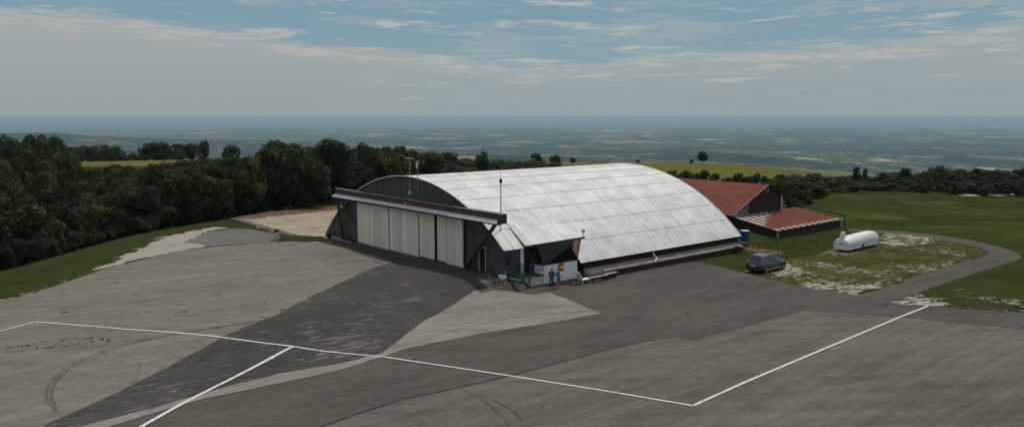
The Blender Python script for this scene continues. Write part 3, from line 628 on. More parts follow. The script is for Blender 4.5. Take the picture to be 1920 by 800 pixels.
# ------------------------------------------------------------------ benches and small things
def at(px, py, dz=0.): return gp(px, py, dz)
x, y, z = at(963, 531)
t = empty('garden_bench', (x, y, z), ROT+.0, 'dark green slatted bench in front of the white terrace block', 'bench')
mb = MB(); [mb.box(-1.15, 1.15, -.22+k*.15, -.10+k*.15, .43, .46) for k in range(3)]; mb.build('seat', M['green'], t)
mb = MB(); [mb.hexa([(-1.15,.26+k*.02,.56+k*.14),(1.15,.26+k*.02,.56+k*.14),(1.15,.29+k*.02,.56+k*.14),(-1.15,.29+k*.02,.56+k*.14)], [(-1.15,.275+k*.02,.67+k*.14),(1.15,.275+k*.02,.67+k*.14),(1.15,.305+k*.02,.67+k*.14),(-1.15,.305+k*.02,.67+k*.14)]) for k in range(3)]; mb.build('backrest', M['green'], t)
for q in (-1., 1.):
    mb = MB(); mb.bar((q, -.2, 0), (q, -.2, .43), .06); mb.bar((q, .25, 0), (q, .33, 1.), .06); mb.bar((q, -.22, .41), (q, .27, .41), .05); mb.build('leg', M['green'], t)
MB().box(-1.15, 1.15, -.26, -.225, .40, .47).build('seat_edge', M['greenlt'], t)
x, y, z = at(942, 522)
t = MB().box(-.35, .35, -.2, .2, 0, .32).build('concrete_block', M['render'], bevel=.02, loc=(x, y, z), rz=ROT); tag(t, 'low pale concrete block at the left end of the green bench', 'block')
x, y, z = at(946, 519)
mb = MB(); mb.tube([(0,0,0),(0,0,.5)], [.13,.16], 10); mb.tube([(0,0,.5),(0,0,.53)], .18, 10); t = mb.build('waste_bin', M['white'], loc=(x, y, z)); tag(t, 'small white bin behind the pale concrete block', 'bin')
# rubble by the apron corner
mb = MB()
for _ in range(70):
    px_, py_ = random.gauss(925, 16), random.gauss(527, 5); x, y, z = at(px_, py_); r = random.uniform(.03, .13)
    mb.add([(x-r*1.5, y-r*.6, z+.03), (x+r, y-r, z+.03), (x+r*1.3, y+r*.7, z+.03), (x-r, y+r, z+.03), (x+r*.2, y, z+.04+r*.4)], [(0,1,4),(1,2,4),(2,3,4),(3,0,4)])
tag(mb.build('rubble', M['concrete']), 'scattered pale rubble on the dark apron near the bench', 'rubble', kind='stuff')
def byA(px_, A_, py_=522):
    q = W(A_, psp(px_, py_, A_)[0]); return q[0], q[1], float(GZ(q[0], q[1]))+.02
x, y, z = byA(1094, 8.55)
t = empty('sun_lounger', (x, y, z), math.atan2(b_[1], b_[0]), 'white reclining sun lounger with raised back beside the control room', 'lounger')
MB().hexa([(-.45,-.3,.40),(-.30,-.3,.36),(-.30,.3,.36),(-.45,.3,.40)], [(-.85,-.3,1.12),(-.78,-.3,1.15),(-.78,.3,1.15),(-.85,.3,1.12)]).build('backrest', M['white'], t, bevel=.015)
MB().hexa([(-.4,-.3,.34),(.75,-.3,.34),(.75,.3,.34),(-.4,.3,.34)], [(-.4,-.3,.40),(.75,-.3,.40),(.75,.3,.40),(-.4,.3,.40)]).build('seat', M['white'], t, bevel=.015)
for q in (-.35, .6):
    for w_ in (-.26, .26): MB().bar((q, w_, 0), (q, w_, .35), .05).build('leg', M['white'], t)
def bench(px, A_, L, label, back=True):
    x, y, z = byA(px, A_); t = empty('wooden_bench', (x, y, z), math.atan2(b_[1], b_[0]), label, 'bench', 'weathered benches along the hangar side')
    mb = MB(); [mb.box(-L/2, L/2, -.24+k*.16, -.10+k*.16, .44, .48) for k in range(3)]; mb.build('seat', M['wood'], t)
    if back:
        mb = MB(); [mb.box(-L/2+.1, L/2-.1, .25, .28, .58+k*.15, .69+k*.15) for k in range(3)]; mb.build('backrest', M['wood'], t)
    for q in (-L/2+.25, L/2-.25):
        mb = MB(); mb.bar((q, -.2, 0), (q, -.2, .44), .08); mb.bar((q, .22, 0), (q, .27, .98 if back else .44), .08); mb.bar((q, -.2, .14), (q, .24, .14), .06); mb.build('leg', M['black'], t)
    return t
bench(1122, 8.8, 2.2, 'weathered bench with backrest and dark legs, on the asphalt right of the white lounger')
bench(1145, 8.55, 1.5, 'shorter bench without backrest against the concrete skirt of the hangar', False)
x, y, z = at(1396, 458)
t = empty('water_tank', (x, y, z), 0, 'dark blue plastic drum with a pale lid in the grass behind the hangar corner', 'drum')
MB().tube([(0,0,0),(0,0,.05),(0,0,.5),(0,0,.54),(0,0,1.0),(0,0,1.04),(0,0,1.5),(0,0,1.56)], [.44,.5,.52,.49,.52,.49,.52,.47], 20).build('barrel', plain('blue plastic', (.018,.04,.13), .4, .4), t, smooth=True)
MB().tube([(0,0,1.56),(0,0,1.62)], .50, 20).build('lid', plain('pale blue lid', (.38,.52,.62), .5), t)
x, y, z = byA(1387, 8.7, 470)
t = empty('metal_frame', (x, y, z), ROT, 'dark metal frame with short legs at the rear end of the concrete skirt', 'frame')
mb = MB(); mb.box(-.5, .5, -.35, .35, .75, .80); mb.bar((-.5,-.35,.4),(.5,-.35,.4),.04); mb.build('shelf', M['black'], t)
for q in (-.47, .47):
    for w_ in (-.32, .32): MB().bar((q, w_, 0), (q, w_, .75), .05).build('leg', M['black'], t)
x, y, z = at(1403, 509); t = MB().box(-.28, .28, -.12, .12, 0, .14).build('stone_block', M['white'], bevel=.02, loc=(x, y, z), rz=.4); tag(t, 'small white kerb block in the grass beside the car', 'block')
# long rails lying at the edge of the sand
def rail(p, q, lab, r=.09, mt='lip'):
    P = Vector(at(*p, .08)); Q = Vector(at(*q, .08)); t = MB().tube([P, (P+Q)/2, Q], r, 6).build('steel_pipe', M[mt]); tag(t, lab, 'pipe', 'pipes lying by the sand lot')
rail((433,411), (548,444), 'long pale pipe lying on the edge of the sand lot, nearest to the apron', .13, 'concrete')
rail((445,411), (562,444), 'thin rusty pipe lying beyond the pale one on the sand', .05, 'steel')
x, y, z = at(519, 436); t = MB().box(-.3, .3, -.2, .2, 0, .38).build('junction_box', M['black'], bevel=.02, loc=(x, y, z), rz=.3); tag(t, 'small black box standing at the middle of the pipes by the sand', 'box')
x, y, z = at(617, 446); t = MB(); t.tube([(0,-.14,.3),(0,.14,.3)], .28, 14); t = t.build('old_tyre', M['black'], loc=(x, y, z), rz=.6); tag(t, 'dark old tyre leaning at the left foot of the hangar wall', 'tyre')
# ------------------------------------------------------------------ red sheds behind
shed = empty('red_roof_shed', W(0, 42.3, -1.1), ROT, 'big open shed with a rusty red gable roof behind the hangar', 'shed')
def redroof():
    m = Mt('rusty red roof sheets', .85, .1); uv = m.pos('UV'); X = m.xyz(uv)
    c = m.ramp(m.noise(m.mp(uv, (.25, 1.2, 1)), 1., 6, .7, .3), [(.28, (.10,.034,.024)), (.5, (.155,.050,.035)), (.72, (.21,.072,.051))])
    c = m.mix(.5, c, m.ramp(m.noise(m.mp(uv, (.06, 3.2, 1)), 1., 4, .7), [(.3, .7), (.7, 1.3)]), 'MULTIPLY')
    lp_ = m.math('LESS_THAN', m.math('FRACT', m.math('DIVIDE', X[1], 1.75)), .05); c = m.mix(m.math('MULTIPLY', lp_, .6), c, (.05,.02,.015))
    rd = m.step(m.noise(m.mp(uv, (1.5, .5, 1)), 1., 3), .60, .68); c = m.mix(m.math('MULTIPLY', rd, .5), c, (.30,.085,.06))
    m.col(c); m.bump(m.math('SINE', m.math('MULTIPLY', X[0], 2*math.pi/.3)), .02, .8); return m.m
M['redroof'] = redroof()
def quadgrid(name, P00, P10, P11, P01, nu, nv, mat_, parent, thick=.05):
    P00, P10, P11, P01 = map(Vector, (P00, P10, P11, P01)); mb = MB(); UV = []
    lu = (P10-P00).length; lv = (P01-P00).length
    for j in range(nv+1):
        for i in range(nu+1):
            u, v = i/nu, j/nv; p = (P00*(1-u)+P10*u)*(1-v)+(P01*(1-u)+P11*u)*v; mb.v.append(tuple(p)); UV.append((u*lu, v*lv))
    for j in range(nv):
        for i in range(nu): n = j*(nu+1)+i; mb.f.append((n, n+1, n+nu+2, n+nu+1)); mb.m.append(0)
    o = mb.build(name, mat_, parent); l = o.data.uv_layers.new(name='UVMap')
    for lp in o.data.loops: l.data[lp.index].uv = UV[lp.vertex_index]
    s = o.modifiers.new('t', 'SOLIDIFY'); s.thickness = thick; s.offset = 0
    return o
zs = 1.1   # local z = absolute + 1.1
quadgrid('roof', (-34, -.4, 1.40+zs), (.35, -.4, 1.40+zs), (.35, 7.7, 4.9+zs), (-34, 7.7, 4.9+zs), 2, 2, M['redroof'], shed)
quadgrid('roof', (.35, 11.9, 3.35+zs), (-34, 11.9, 3.35+zs), (-34, 7.7, 4.93+zs), (.35, 7.7, 4.93+zs), 2, 2, M['redroof'], shed)
mb = MB(); mb.add([(-.05, 0, 0), (-.05, 11.7, 0), (-.05, 11.7, 4.4), (-.05, 7.7, 5.92), (-.05, .1, 2.62)], [(0,1,2,3,4)])
mb.build('gable_wall', M['redwall'], shed)
MB().add([(-33.8, 0, 0), (-33.8, 11.7, 0), (-33.8, 11.7, 4.4), (-33.8, 7.7, 5.92), (-33.8, .1, 2.62)], [(0,1,2,3,4)]).build('gable_wall', M['redwall'], shed)
MB().box(-33.8, -.1, .05, .12, -.3, 2.55).build('side_wall', M['redwall'], shed); MB().box(-33.8, -.1, 11.6, 11.68, 0, 4.35).build('side_wall', M['redwall'], shed)
mb = MB(); mb.bar((.37, -.45, 1.36+zs), (.37, 7.7, 4.9+zs), .06, .12); mb.build('verge_board', M['wood'], shed)
mb = MB(); mb.box(-.03, .06, 11.45, 11.75, 0, 4.3); mb.build('corner_post', plain('pale blue post', (.34,.40,.43), .7), shed)
mb = MB(); mb.box(-.03, .05, .6, 1.3, .2, 2.9); mb.build('cladding_panel', plain('pale blue cladding', (.28,.33,.35), .7), shed)
mb = MB()
for k in range(9): mb.box(-.02, .03, 1.5+k*.26, 1.58+k*.26, 1.3, 2.95+k*.11)
for k in range(5): mb.box(-.01, .035, 1.45, 3.7, 1.5+k*.36, 1.56+k*.36)
mb.build('lattice_boards', M['wood'], shed)
for k in range(3): MB().box(.0, .05, 7.4+k*.35, 7.6+k*.35, 5.0, 5.5).build('gable_slat', M['concrete'], shed)
lean = empty('lean_to_shed', W(0, 42.8, -1.1), ROT, 'low lean-to shed with a red and white striped sheet roof', 'shed')
m = Mt('striped red and white sheets', .9, .05); uv = m.pos('UV'); X = m.xyz(uv)   # u down the slope, v along the eave
per = 1.42; ph = m.math('FRACT', m.math('DIVIDE', m.math('ADD', X[1], m.math('MULTIPLY', m.noise(uv, .7, 2), .25)), per))
red = m.ramp(m.noise(m.mp(uv, (.5, 2.5, 1)), 1., 5, .7), [(.3, (.135,.040,.027)), (.7, (.235,.070,.047))])
dk = m.math('GREATER_THAN', ph, .62); red = m.mix(dk, red, m.ramp(m.noise(uv, 1.2, 4), [(.3, (.030,.017,.012)), (.7, (.075,.038,.026))]))
wz = m.math('ADD', m.math('MULTIPLY', X[0], 1.0), m.math('ADD', m.math('MULTIPLY', X[1], .52), m.math('MULTIPLY', m.noise(uv, .5, 3), 2.2)))
wmask = m.math('MULTIPLY', m.math('SUBTRACT', 1., m.step(wz, 5.2, 6.4)), m.math('LESS_THAN', ph, .58))
end = m.math('MULTIPLY', m.math('GREATER_THAN', X[0], 6.15), m.math('LESS_THAN', ph, .55))
c = m.mix(m.math('MAXIMUM', wmask, end), red, m.ramp(m.noise(uv, 1.4, 4), [(.3, (.27,.25,.22)), (.7, (.46,.44,.40))])); m.col(c)
m.bump(m.math('SINE', m.math('MULTIPLY', X[1], 2*math.pi/.3)), .02, .8); M['stripes'] = m.m
quadgrid('roof', (-.3, -.15, 1.24+zs), (6.5, -.15, .10+zs), (6.5, 15.6, .20+zs), (-.3, 15.6, 1.24+zs), 1, 11, M['stripes'], lean)
mb = MB(); mb.box(6.2, 6.3, .0, 15.4, -.4, 1.14); mb.build('front_wall', M['redwall'], lean)
mb = MB(); mb.add([(0,.05,-.4),(6.25,.05,-.4),(6.25,.05,1.12),(0,.05,2.22)], [(0,1,2,3)]); mb.build('side_wall', M['redwall'], lean); MB().add([(0,15.35,-.4),(6.25,15.35,-.4),(6.25,15.35,1.2),(0,15.35,2.24)], [(0,1,2,3)]).build('side_wall', M['redwall'], lean)
for q in (-.02, 15.35): MB().box(6.18, 6.36, q-.06, q+.06, -.4, 1.15).build('corner_post', plain('pale grey post', (.30,.33,.33), .7), lean)
mb = MB(); mb.bar((6.53, -.2, .06+zs), (-.3, -.2, 1.22+zs), .05, .10); mb.build('verge_board', M['wood'], lean)
P0 = np.array(W(-.3, 59.2)); 
t = empty('barrier_rail', W(0, 59.5, -1.1), ROT, 'black tubular rail on posts behind the striped lean-to', 'rail')
MB().tube([(-1.0, .2, 2.55), (6.2, .2, 1.75)], .10, 7).build('rail', M['black'], t)
for q, h in ((5.4, 1.8), (6.1, 1.72)): MB().bar((q, .2, 0), (q, .2, h), .1).build('post', M['steel'], t)
# ------------------------------------------------------------------ car
BH = math.atan2(b_[1], b_[0])
rr = gp(1437, 513); fr_ = gp(1469.5, 505.5)
hd = math.atan2(fr_[1]-rr[1], fr_[0]-rr[0])
m = Mt('blue grey car paint', .25, .6, .35); m.col((.040,.050,.060)); m.b.inputs['Coat Weight'].default_value = .6; M['car'] = m.m
M['carglass'] = plain('dark car glass', (.012,.018,.022), .08, .8); M['rubber'] = plain('tyre rubber', (.014,.014,.014), .85, .2)
M['rim'] = plain('alloy rim', (.30,.31,.32), .3, .5, .7); M['redlamp'] = plain('red lamp glass', (.30,.015,.012), .2, .6); M['lamp'] = plain('clear lamp glass', (.5,.52,.54), .15, .8)
c0 = Vector((rr[0], rr[1], 0))+Vector((math.cos(hd), math.sin(hd), 0))*1.45+Vector((-math.sin(hd), math.cos(hd), 0))*.93
car = empty('parked_car', (c0.x, c0.y, float(GZ(c0.x, c0.y))+.03), hd, 'dark blue grey SUV parked on the grass at the edge of the asphalt', 'car')
ST = [(-2.33,.74,.46,.84,.60,.90),(-2.27,.86,.34,.97,.70,1.02),(-2.1,.92,.27,1.02,.68,1.14),(-1.95,.93,.26,1.03,.66,1.30),(-1.62,.94,.25,1.03,.62,1.61),(-1.2,.94,.24,1.02,.63,1.66),(-.5,.94,.24,1.00,.64,1.69),(.2,.94,.24,.98,.62,1.65),(.55,.94,.24,.97,.60,1.55),(1.2,.94,.24,.98,.72,1.10),(1.35,.93,.25,.97,.72,1.04),(1.9,.90,.28,.92,.68,.97),(2.22,.82,.36,.80,.60,.86),(2.32,.70,.46,.68,.5,.72)]
def ring(s):
    x, w, zb, zl, hr, zr = s
    h = [(0,zb),(w*.85,zb),(w*.97,zb+.10),(w,zb+.3 if zl > .9 else zb+.12),(w*.985,zl-.12),(w*.93,zl),(hr+(w*.93-hr)*.25,zl+(zr-zl)*.75),(hr,zr-.02),(hr*.75,zr+.01),(0,zr+.03)]
    return [(x, y, z) for y, z in h]+[(x, -y, z) for y, z in h[-2:0:-1]]
MB().loft([ring(s) for s in ST]).build('body', M['car'], car, smooth=True)
def sidept(x, t, sgn, off=.012):
    xs_ = [s[0] for s in ST]; w, zl, hr, zr = [float(np.interp(x, xs_, [s[k] for s in ST])) for k in (1,3,4,5)]
    p0 = (w*.93, zl); p1 = (hr+(w*.93-hr)*.25, zl+(zr-zl)*.75); return (x, sgn*(p0[0]+(p1[0]-p0[0])*t+off), p0[1]+(p1[1]-p0[1])*t+off*.3)
for sgn in (-1, 1):
    for x0, x1, nm in ((-1.72,-.98,'side_window'),(-.92,.02,'side_window'),(.08,.95,'side_window')):
        mb = MB(); n = 5; g = []
        for i in range(n+1):
            x = x0+(x1-x0)*i/n; top = 1.02 if -1.5 < x < .5 else (.7 if x < 0 else max(.15, 1.02-(x-.5)*1.2)); g.append((sidept(x, .06, sgn), sidept(x, top, sgn)))
        for i in range(n): mb.add([g[i][0], g[i+1][0], g[i+1][1], g[i][1]], [(0,1,2,3)])
        mb.build(nm, M['carglass'], car)
    MB().hexa([(.72,sgn*.93,1.0),(.86,sgn*.93,1.0),(.86,sgn*1.08,1.0),(.72,sgn*1.08,1.0)], [(.72,sgn*.93,1.14),(.84,sgn*.93,1.12),(.84,sgn*1.08,1.12),(.72,sgn*1.08,1.14)]).build('mirror', M['car'], car, bevel=.015)
    MB().hexa([(-2.335,sgn*.42,.86),(-2.20,sgn*.90,.86),(-2.16,sgn*.91,.86),(-2.25,sgn*.42,.86)], [(-2.325,sgn*.42,1.0),(-2.19,sgn*.87,1.0),(-2.15,sgn*.88,1.0),(-2.24,sgn*.42,1.0)]).build('tail_light', M['redlamp'], car)
    MB().hexa([(2.24,sgn*.45,.68),(2.2,sgn*.83,.7),(2.1,sgn*.85,.7),(2.1,sgn*.45,.68)], [(2.28,sgn*.45,.80),(2.2,sgn*.80,.82),(2.1,sgn*.82,.82),(2.1,sgn*.45,.80)]).build('headlight', M['lamp'], car)
    MB().bar((-1.5, sgn*.60, 1.71), (.2, sgn*.60, 1.70), .04).build('roof_rail', M['galv'], car)
    MB().bar((-1.1, sgn*.945, .30), (1.0, sgn*.945, .30), .03, .08).build('sill_trim', M['galv'], car)
    for x in (-1.45, 1.45):
        MB().tube([(x, sgn*.72, .36), (x, sgn*.951, .36)], .42, 22).build('wheel_arch', M['black'], car)
        wh = MB().tube([(x, sgn*.72, .35), (x, sgn*.74, .35), (x, sgn*.95, .35), (x, sgn*.965, .35)], [.30,.35,.35,.31], 22).build('wheel', M['rubber'], car)
        rm = MB(); rm.tube([(x, sgn*.955, .35), (x, sgn*.972, .35)], .075, 12)
        for k in range(5):
            t = k*2*math.pi/5; rm.bar((x+.06*math.cos(t), sgn*.968, .35+.06*math.sin(t)), (x+.23*math.cos(t), sgn*.972, .35+.23*math.sin(t)), .03, .07)
        rm.tube([(x+.235*math.cos(k*math.pi/9), sgn*.968, .35+.235*math.sin(k*math.pi/9)) for k in range(19)], .02, 5); rm.build('rim', M['rim'], wh)
MB().add([(-2.105,-.62,1.13),(-2.105,.62,1.13),(-1.66,.54,1.575),(-1.66,-.54,1.575)], [(0,1,2,3)]).build('rear_window', M['carglass'], car).location = (-.035, 0, .03)
MB().add([(1.19,-.66,1.12),(1.19,.66,1.12),(.56,.56,1.54),(.56,-.56,1.54)], [(0,1,2,3)]).build('windscreen', M['carglass'], car).location = (.02, 0, .035)
MB().box(-2.36, -2.30, -.26, .26, .70, .81).build('number_plate', plain('white plate', (.5,.5,.5), .5), car)
MB().hexa([(-2.38,-.8,.34),(-2.2,-.8,.34),(-2.2,.8,.34),(-2.38,.8,.34)], [(-2.38,-.78,.52),(-2.2,-.78,.52),(-2.2,.78,.52),(-2.38,.78,.52)]).build('bumper', M['black'], car, bevel=.03)
# ------------------------------------------------------------------ glider trailer
p0 = gp(1590, 474); p1 = gp(1646, 461); th = math.atan2(p1[1]-p0[1], p1[0]-p0[0]); Lt = math.hypot(p1[0]-p0[0], p1[1]-p0[1])
c0 = Vector((p0[0], p0[1]))+Vector((-math.sin(th), math.cos(th)))*.85
tr = empty('glider_trailer', (c0.x, c0.y, float(GZ(c0.x, c0.y))+.03), th, 'long white closed glider trailer with a fin-shaped hump, on the stony grass', 'trailer')
M['gel'] = plain('white trailer shell', (.66,.67,.64), .35, .5, 0, .05, 1.5)
def tring(x, w, zb, zs_, zt):
    h = [(0,zb),(w*.94,zb),(w,zb+.05),(w,zs_),(w*.95,zs_+(zt-zs_)*.45),(w*.70,zt-.10),(w*.38,zt-.015),(0,zt)]
    return [(x, y, z) for y, z in h]+[(x, -y, z) for y, z in h[-2:0:-1]]
MB().loft([tring(x, w, zb, .78, zt) for x, w, zb, zt in ((0,.82,.24,1.30),(.06,.88,.22,1.38),(.5,.90,.22,1.48),(2.5,.90,.22,1.62),(Lt*.75,.90,.22,1.70),(Lt*.96,.87,.24,1.69),(Lt+.35,.74,.36,1.42),(Lt+.65,.52,.5,1.05))]).build('body', M['gel'], tr, smooth=True)
mb = MB(); 
for s in (-1, 1): mb.box(.05, Lt*.93, s*.905-.012, s*.905+.012, .74, .775)
mb.build('seam_strip', M['galv'], tr)
MB().loft([[(x+dx*k, y*k2, z) for dx, y in ((-.0,.36),(.75,.30),(.95,0),(.75,-.30),(-.0,-.36))] for x, k, k2, z in ((.02,1,1,1.2),(.04,.82,.72,1.55),(.06,.66,.55,1.9),(.08,.58,.50,2.14),(.12,.45,.38,2.2))]).build('fin_hump', M['gel'], tr, smooth=True)
for s in (-1, 1):
    for y, z in ((.68,.50),(.68,.86),(.45,.88)):
        MB().tube([(-.03, s*y, z), (.02, s*y, z)], .05, 10).build('tail_light', M['redlamp'], tr)
    wh = MB().tube([(Lt*.46, s*.70, .30), (Lt*.46, s*.96, .30)], .30, 18).build('wheel', M['rubber'], tr); MB().tube([(Lt*.46, s*.955, .30), (Lt*.46, s*.97, .30)], .16, 12).build('rim', M['rim'], wh)
    MB().tube([(Lt*.46+.38*math.cos(k*math.pi/6), s*.89, .30+.38*math.sin(k*math.pi/6)) for k in range(7)], .05, 6).build('mudguard', M['gel'], tr)
MB().box(-.03, .0, -.28, .28, .86, .94).build('handle', M['black'], tr); MB().bar((Lt+.4, 0, .5), (Lt+1.5, 0, .42), .09).build('drawbar', M['steel'], tr)
MB().bar((Lt+1.2, 0, .42), (Lt+1.2, 0, .0), .06).build('jockey_wheel', M['steel'], tr)
# ------------------------------------------------------------------ people
M['skin'] = plain('skin', (.36,.22,.16), .6, .3, 0, .05); M['hair'] = plain('dark hair', (.018,.014,.011), .7)
def person(px, py, h, cols, arms, label, jacket_z, hem_z, yaw=0., hairlen=0.):
    x, y, z = gp(px, py); yw = math.atan2(-x, y)+yaw
    P = empty('person', (x, y, z+.025), yw, label, 'person')
    k = h/1.78; V = []; E_ = []; R_ = []
    def v(p, r, par=None):
        V.append(tuple(c*k for c in p)); R_.append(r*k if not hasattr(r, '__len__') else (r[0]*k, r[1]*k)); i = len(V)-1
        if par is not None: E_.append((par, i))
        return i
    pe = v((0,0,.95), (.15,.11)); sp = v((0,0,1.13), (.135,.10), pe); ch = v((0,.01,1.33), (.165,.115), sp); nb = v((0,.01,1.47), .065, ch); nk = v((0,0,1.53), .055, nb)
    hd_ = v((0,-.01,1.61), (.075,.085), nk); ht = v((0,0,1.70), (.078,.092), hd_); v((0,0,1.76), .045, ht)
    v((0,-.118,1.635), .012, hd_)
    for s in (-1, 1):
        hp = v((s*.095,0,.88), .09, pe); kn = v((s*.11,-.015,.5), .062, hp); ca = v((s*.112,.01,.33), .058, kn); an = v((s*.118,.01,.085), .04, ca); v((s*.135,-.15,.04), (.042,.03), an)
        sh = v((s*.185,.01,1.42), .066, ch); el, wr = arms[0 if s < 0 else 1]
        up_ = v(tuple((a+b)/2 for a, b in zip((s*.2,.01,1.38), el)), .052, sh); e = v(el, .045, up_); wv = v(wr, .03, e)
        d = Vector(wr)-Vector(el); d.normalize(); pm = Vector(wr)+d*.06; pi_ = v(tuple(pm), (.036,.02), wv)
        side = d.cross(Vector((0,1,0))); side = side.normalized() if side.length > .1 else Vector((1,0,0))
        for f in range(4):
            o_ = side*(f-1.5)*.021; L = (.062,.07,.066,.05)[f]; f1 = v(tuple(pm+d*.035+o_), .0095, pi_); f2 = v(tuple(pm+d*(.035+L*.55)+o_*1.05+Vector((0,-.008,0))), .0085, f1); v(tuple(pm+d*(.035+L)+o_*1.05+Vector((0,-.025,0))), .007, f2)
        t1 = v(tuple(Vector(wr)+d*.035+side*.035), .011, wv); v(tuple(Vector(wr)+d*.07+side*.058+Vector((0,-.012,0))), .009, t1)
    me = bpy.data.meshes.new('body'); me.from_pydata(V, E_, []); o = bpy.data.objects.new('body', me); col.objects.link(o)
    o.modifiers.new('s', 'SKIN')
    for i, sv in enumerate(me.skin_vertices[0].data):
        r = R_[i]; sv.radius = (r, r) if not hasattr(r, '__len__') else r; sv.use_root = (i == 0)
    md = o.modifiers.new('u', 'SUBSURF'); md.levels = 1; md.render_levels = 1
    dg = bpy.context.evaluated_depsgraph_get(); m2 = bpy.data.meshes.new_from_object(o.evaluated_get(dg)); bpy.data.objects.remove(o)
    m2.name = 'body'; o = bpy.data.objects.new('body', m2); col.objects.link(o); o.parent = P
    mats = [M['skin']]+[plain('cloth', c, .9, .1, 0, .15, 8) for c in cols]
    m2.materials.clear()
    for q in mats: m2.materials.append(q)
    wrs = [Vector(a[1])*k for a in arms]
    for pl in m2.polygons:
        c = pl.center; zz = c.z/k; pl.use_smooth = True
        if any((c-w_).length < .0 for w_ in wrs): i = 0
        elif zz > 1.51: i = 0
        elif min((c-(w_+(w_-Vector(a[0])*k).normalized()*.09*k)).length for w_, a in zip(wrs, arms)) < .085*k: i = 0
        elif zz > jacket_z: i = 4 if (len(cols) > 3 and c.x > .12*k and c.y < .05) and zz > 1.05 else 1
        elif zz > .07 and zz > hem_z: i = 2
        elif zz > .07: i = 2 if hem_z < .1 else 0
        else: i = 3
        if len(cols) <= 3 and i == 4: i = 1
        pl.material_index = i
    mb = MB(); n = 12; rings = []
    for j in range(7):
        ph_ = j*math.pi*.56/6
        rings.append([(k*(.091*math.sin(ph_)+.001)*math.cos(t*2*math.pi/n), k*(.012+(.105*math.sin(ph_)+.001)*math.sin(t*2*math.pi/n)+(.02*j/6)), k*(1.695+.098*math.cos(ph_)-(hairlen*j/6 if math.sin(t*2*math.pi/n) > -.3 else 0))) for t in range(n)])
    mb.loft(rings); mb.build('hair', M['hair'], P, smooth=True)
    mb = MB()
    for s in (-1, 1): MB().tube([(s*.03*k, -.09*k, 1.655*k), (s*.03*k, -.098*k, 1.655*k)], .009*k, 6).build('eye', M['signblack'], P)
    MB().tube([(-.025*k, -.092*k, 1.59*k), (.025*k, -.092*k, 1.59*k)], .005*k, 5).build('mouth', M['signblack'], P)
    return P
p1 = person(1034.5, 541.5, 1.82, [(.012,.013,.017), (.010,.012,.018), (.32,.32,.33)], [((-.27,.03,1.14), (-.14,-.15,1.0)), ((.27,.03,1.14), (.14,-.15,1.0))], 'man in a black hooded jacket, hands low in front, left of two at the wall', .90, .05)
MB().add([(-.06,-.125,1.36),(.06,-.125,1.36),(0,-.128,1.24)], [(0,2,1)]).build('chest_print', M['white'], p1)
mb = MB(); mb.tube([(.13*math.cos(t), .03+.09*math.sin(t), 1.50) for t in np.linspace(-.3, math.pi+.3, 9)], .035, 6); mb.build('hood', plain('black cloth', (.012,.013,.017), .9, .1), p1, smooth=True)
person(1047, 540, 1.74, [(.035,.19,.36), (.016,.018,.024), (.04,.04,.045), (.55,.60,.62)], [((-.25,.02,1.12), (-.13,-.2,1.16)), ((.42,.0,1.17), (.20,-.06,1.0))], 'person in bright blue jacket, hand on hip, right of two at the wall', .86, .58, .35, .07)
# ------------------------------------------------------------------ vegetation
def leafmat(name, c1, c2, c3, tr_=.28):
    m = bpy.data.materials.new(name); m.use_nodes = True; t = m.node_tree; N = t.nodes; b = N['Principled BSDF']; out = N['Material Output']
    g = N.new('ShaderNodeNewGeometry'); oi = N.new('ShaderNodeObjectInfo'); r = N.new('ShaderNodeValToRGB'); e = r.color_ramp.elements; e.new(.5)
    for i, (p, c) in enumerate(((0, c1), (.6, c2), (1, c3))): e[i].position = p; e[i].color = (*c, 1)
    t.links.new(g.outputs['Random Per Island'], r.inputs[0])
    h = N.new('ShaderNodeHueSaturation'); mr = N.new('ShaderNodeMapRange'); mr.inputs[3].default_value = .55; mr.inputs[4].default_value = 1.35
    mh = N.new('ShaderNodeMapRange'); mh.inputs[3].default_value = .475; mh.inputs[4].default_value = .525
    ml = N.new('ShaderNodeMath'); ml.operation = 'FRACT'; mm = N.new('ShaderNodeMath'); mm.operation = 'MULTIPLY'; mm.inputs[1].default_value = 17.3
    t.links.new(oi.outputs['Random'], mr.inputs[0]); t.links.new(oi.outputs['Random'], mm.inputs[0]); t.links.new(mm.outputs[0], ml.inputs[0]); t.links.new(ml.outputs[0], mh.inputs[0])
    t.links.new(mr.outputs[0], h.inputs['Value']); t.links.new(mh.outputs[0], h.inputs['Hue']); t.links.new(r.outputs[0], h.inputs['Color'])
    tc = N.new('ShaderNodeTexCoord'); nz = N.new('ShaderNodeTexNoise'); nz.inputs['Scale'].default_value = 5; nz.inputs['Detail'].default_value = 2; t.links.new(tc.outputs['Object'], nz.inputs['Vector'])
    mr2 = N.new('ShaderNodeMapRange'); mr2.inputs[1].default_value = .36; mr2.inputs[2].default_value = .64; mr2.inputs[3].default_value = .25; mr2.inputs[4].default_value = 1.75; t.links.new(nz.outputs['Fac'], mr2.inputs[0])  # clump noise paints sunlit and shaded leaf masses into the colour
    h2 = N.new('ShaderNodeHueSaturation'); t.links.new(h.outputs[0], h2.inputs['Color']); t.links.new(mr2.outputs[0], h2.inputs['Value']); h = h2
    t.links.new(h.outputs[0], b.inputs['Base Color']); b.inputs['Roughness'].default_value = .65; b.inputs['Specular IOR Level'].default_value = .12
    tl = N.new('ShaderNodeBsdfTranslucent'); t.links.new(h.outputs[0], tl.inputs[0]); mx = N.new('ShaderNodeMixShader'); mx.inputs[0].default_value = tr_
    t.links.new(b.outputs[0], mx.inputs[1]); t.links.new(tl.outputs[0], mx.inputs[2]); t.links.new(mx.outputs[0], out.inputs[0]); return m
M['leaf'] = leafmat('broad leaves', (.016,.025,.007), (.034,.051,.012), (.085,.105,.025), .33)
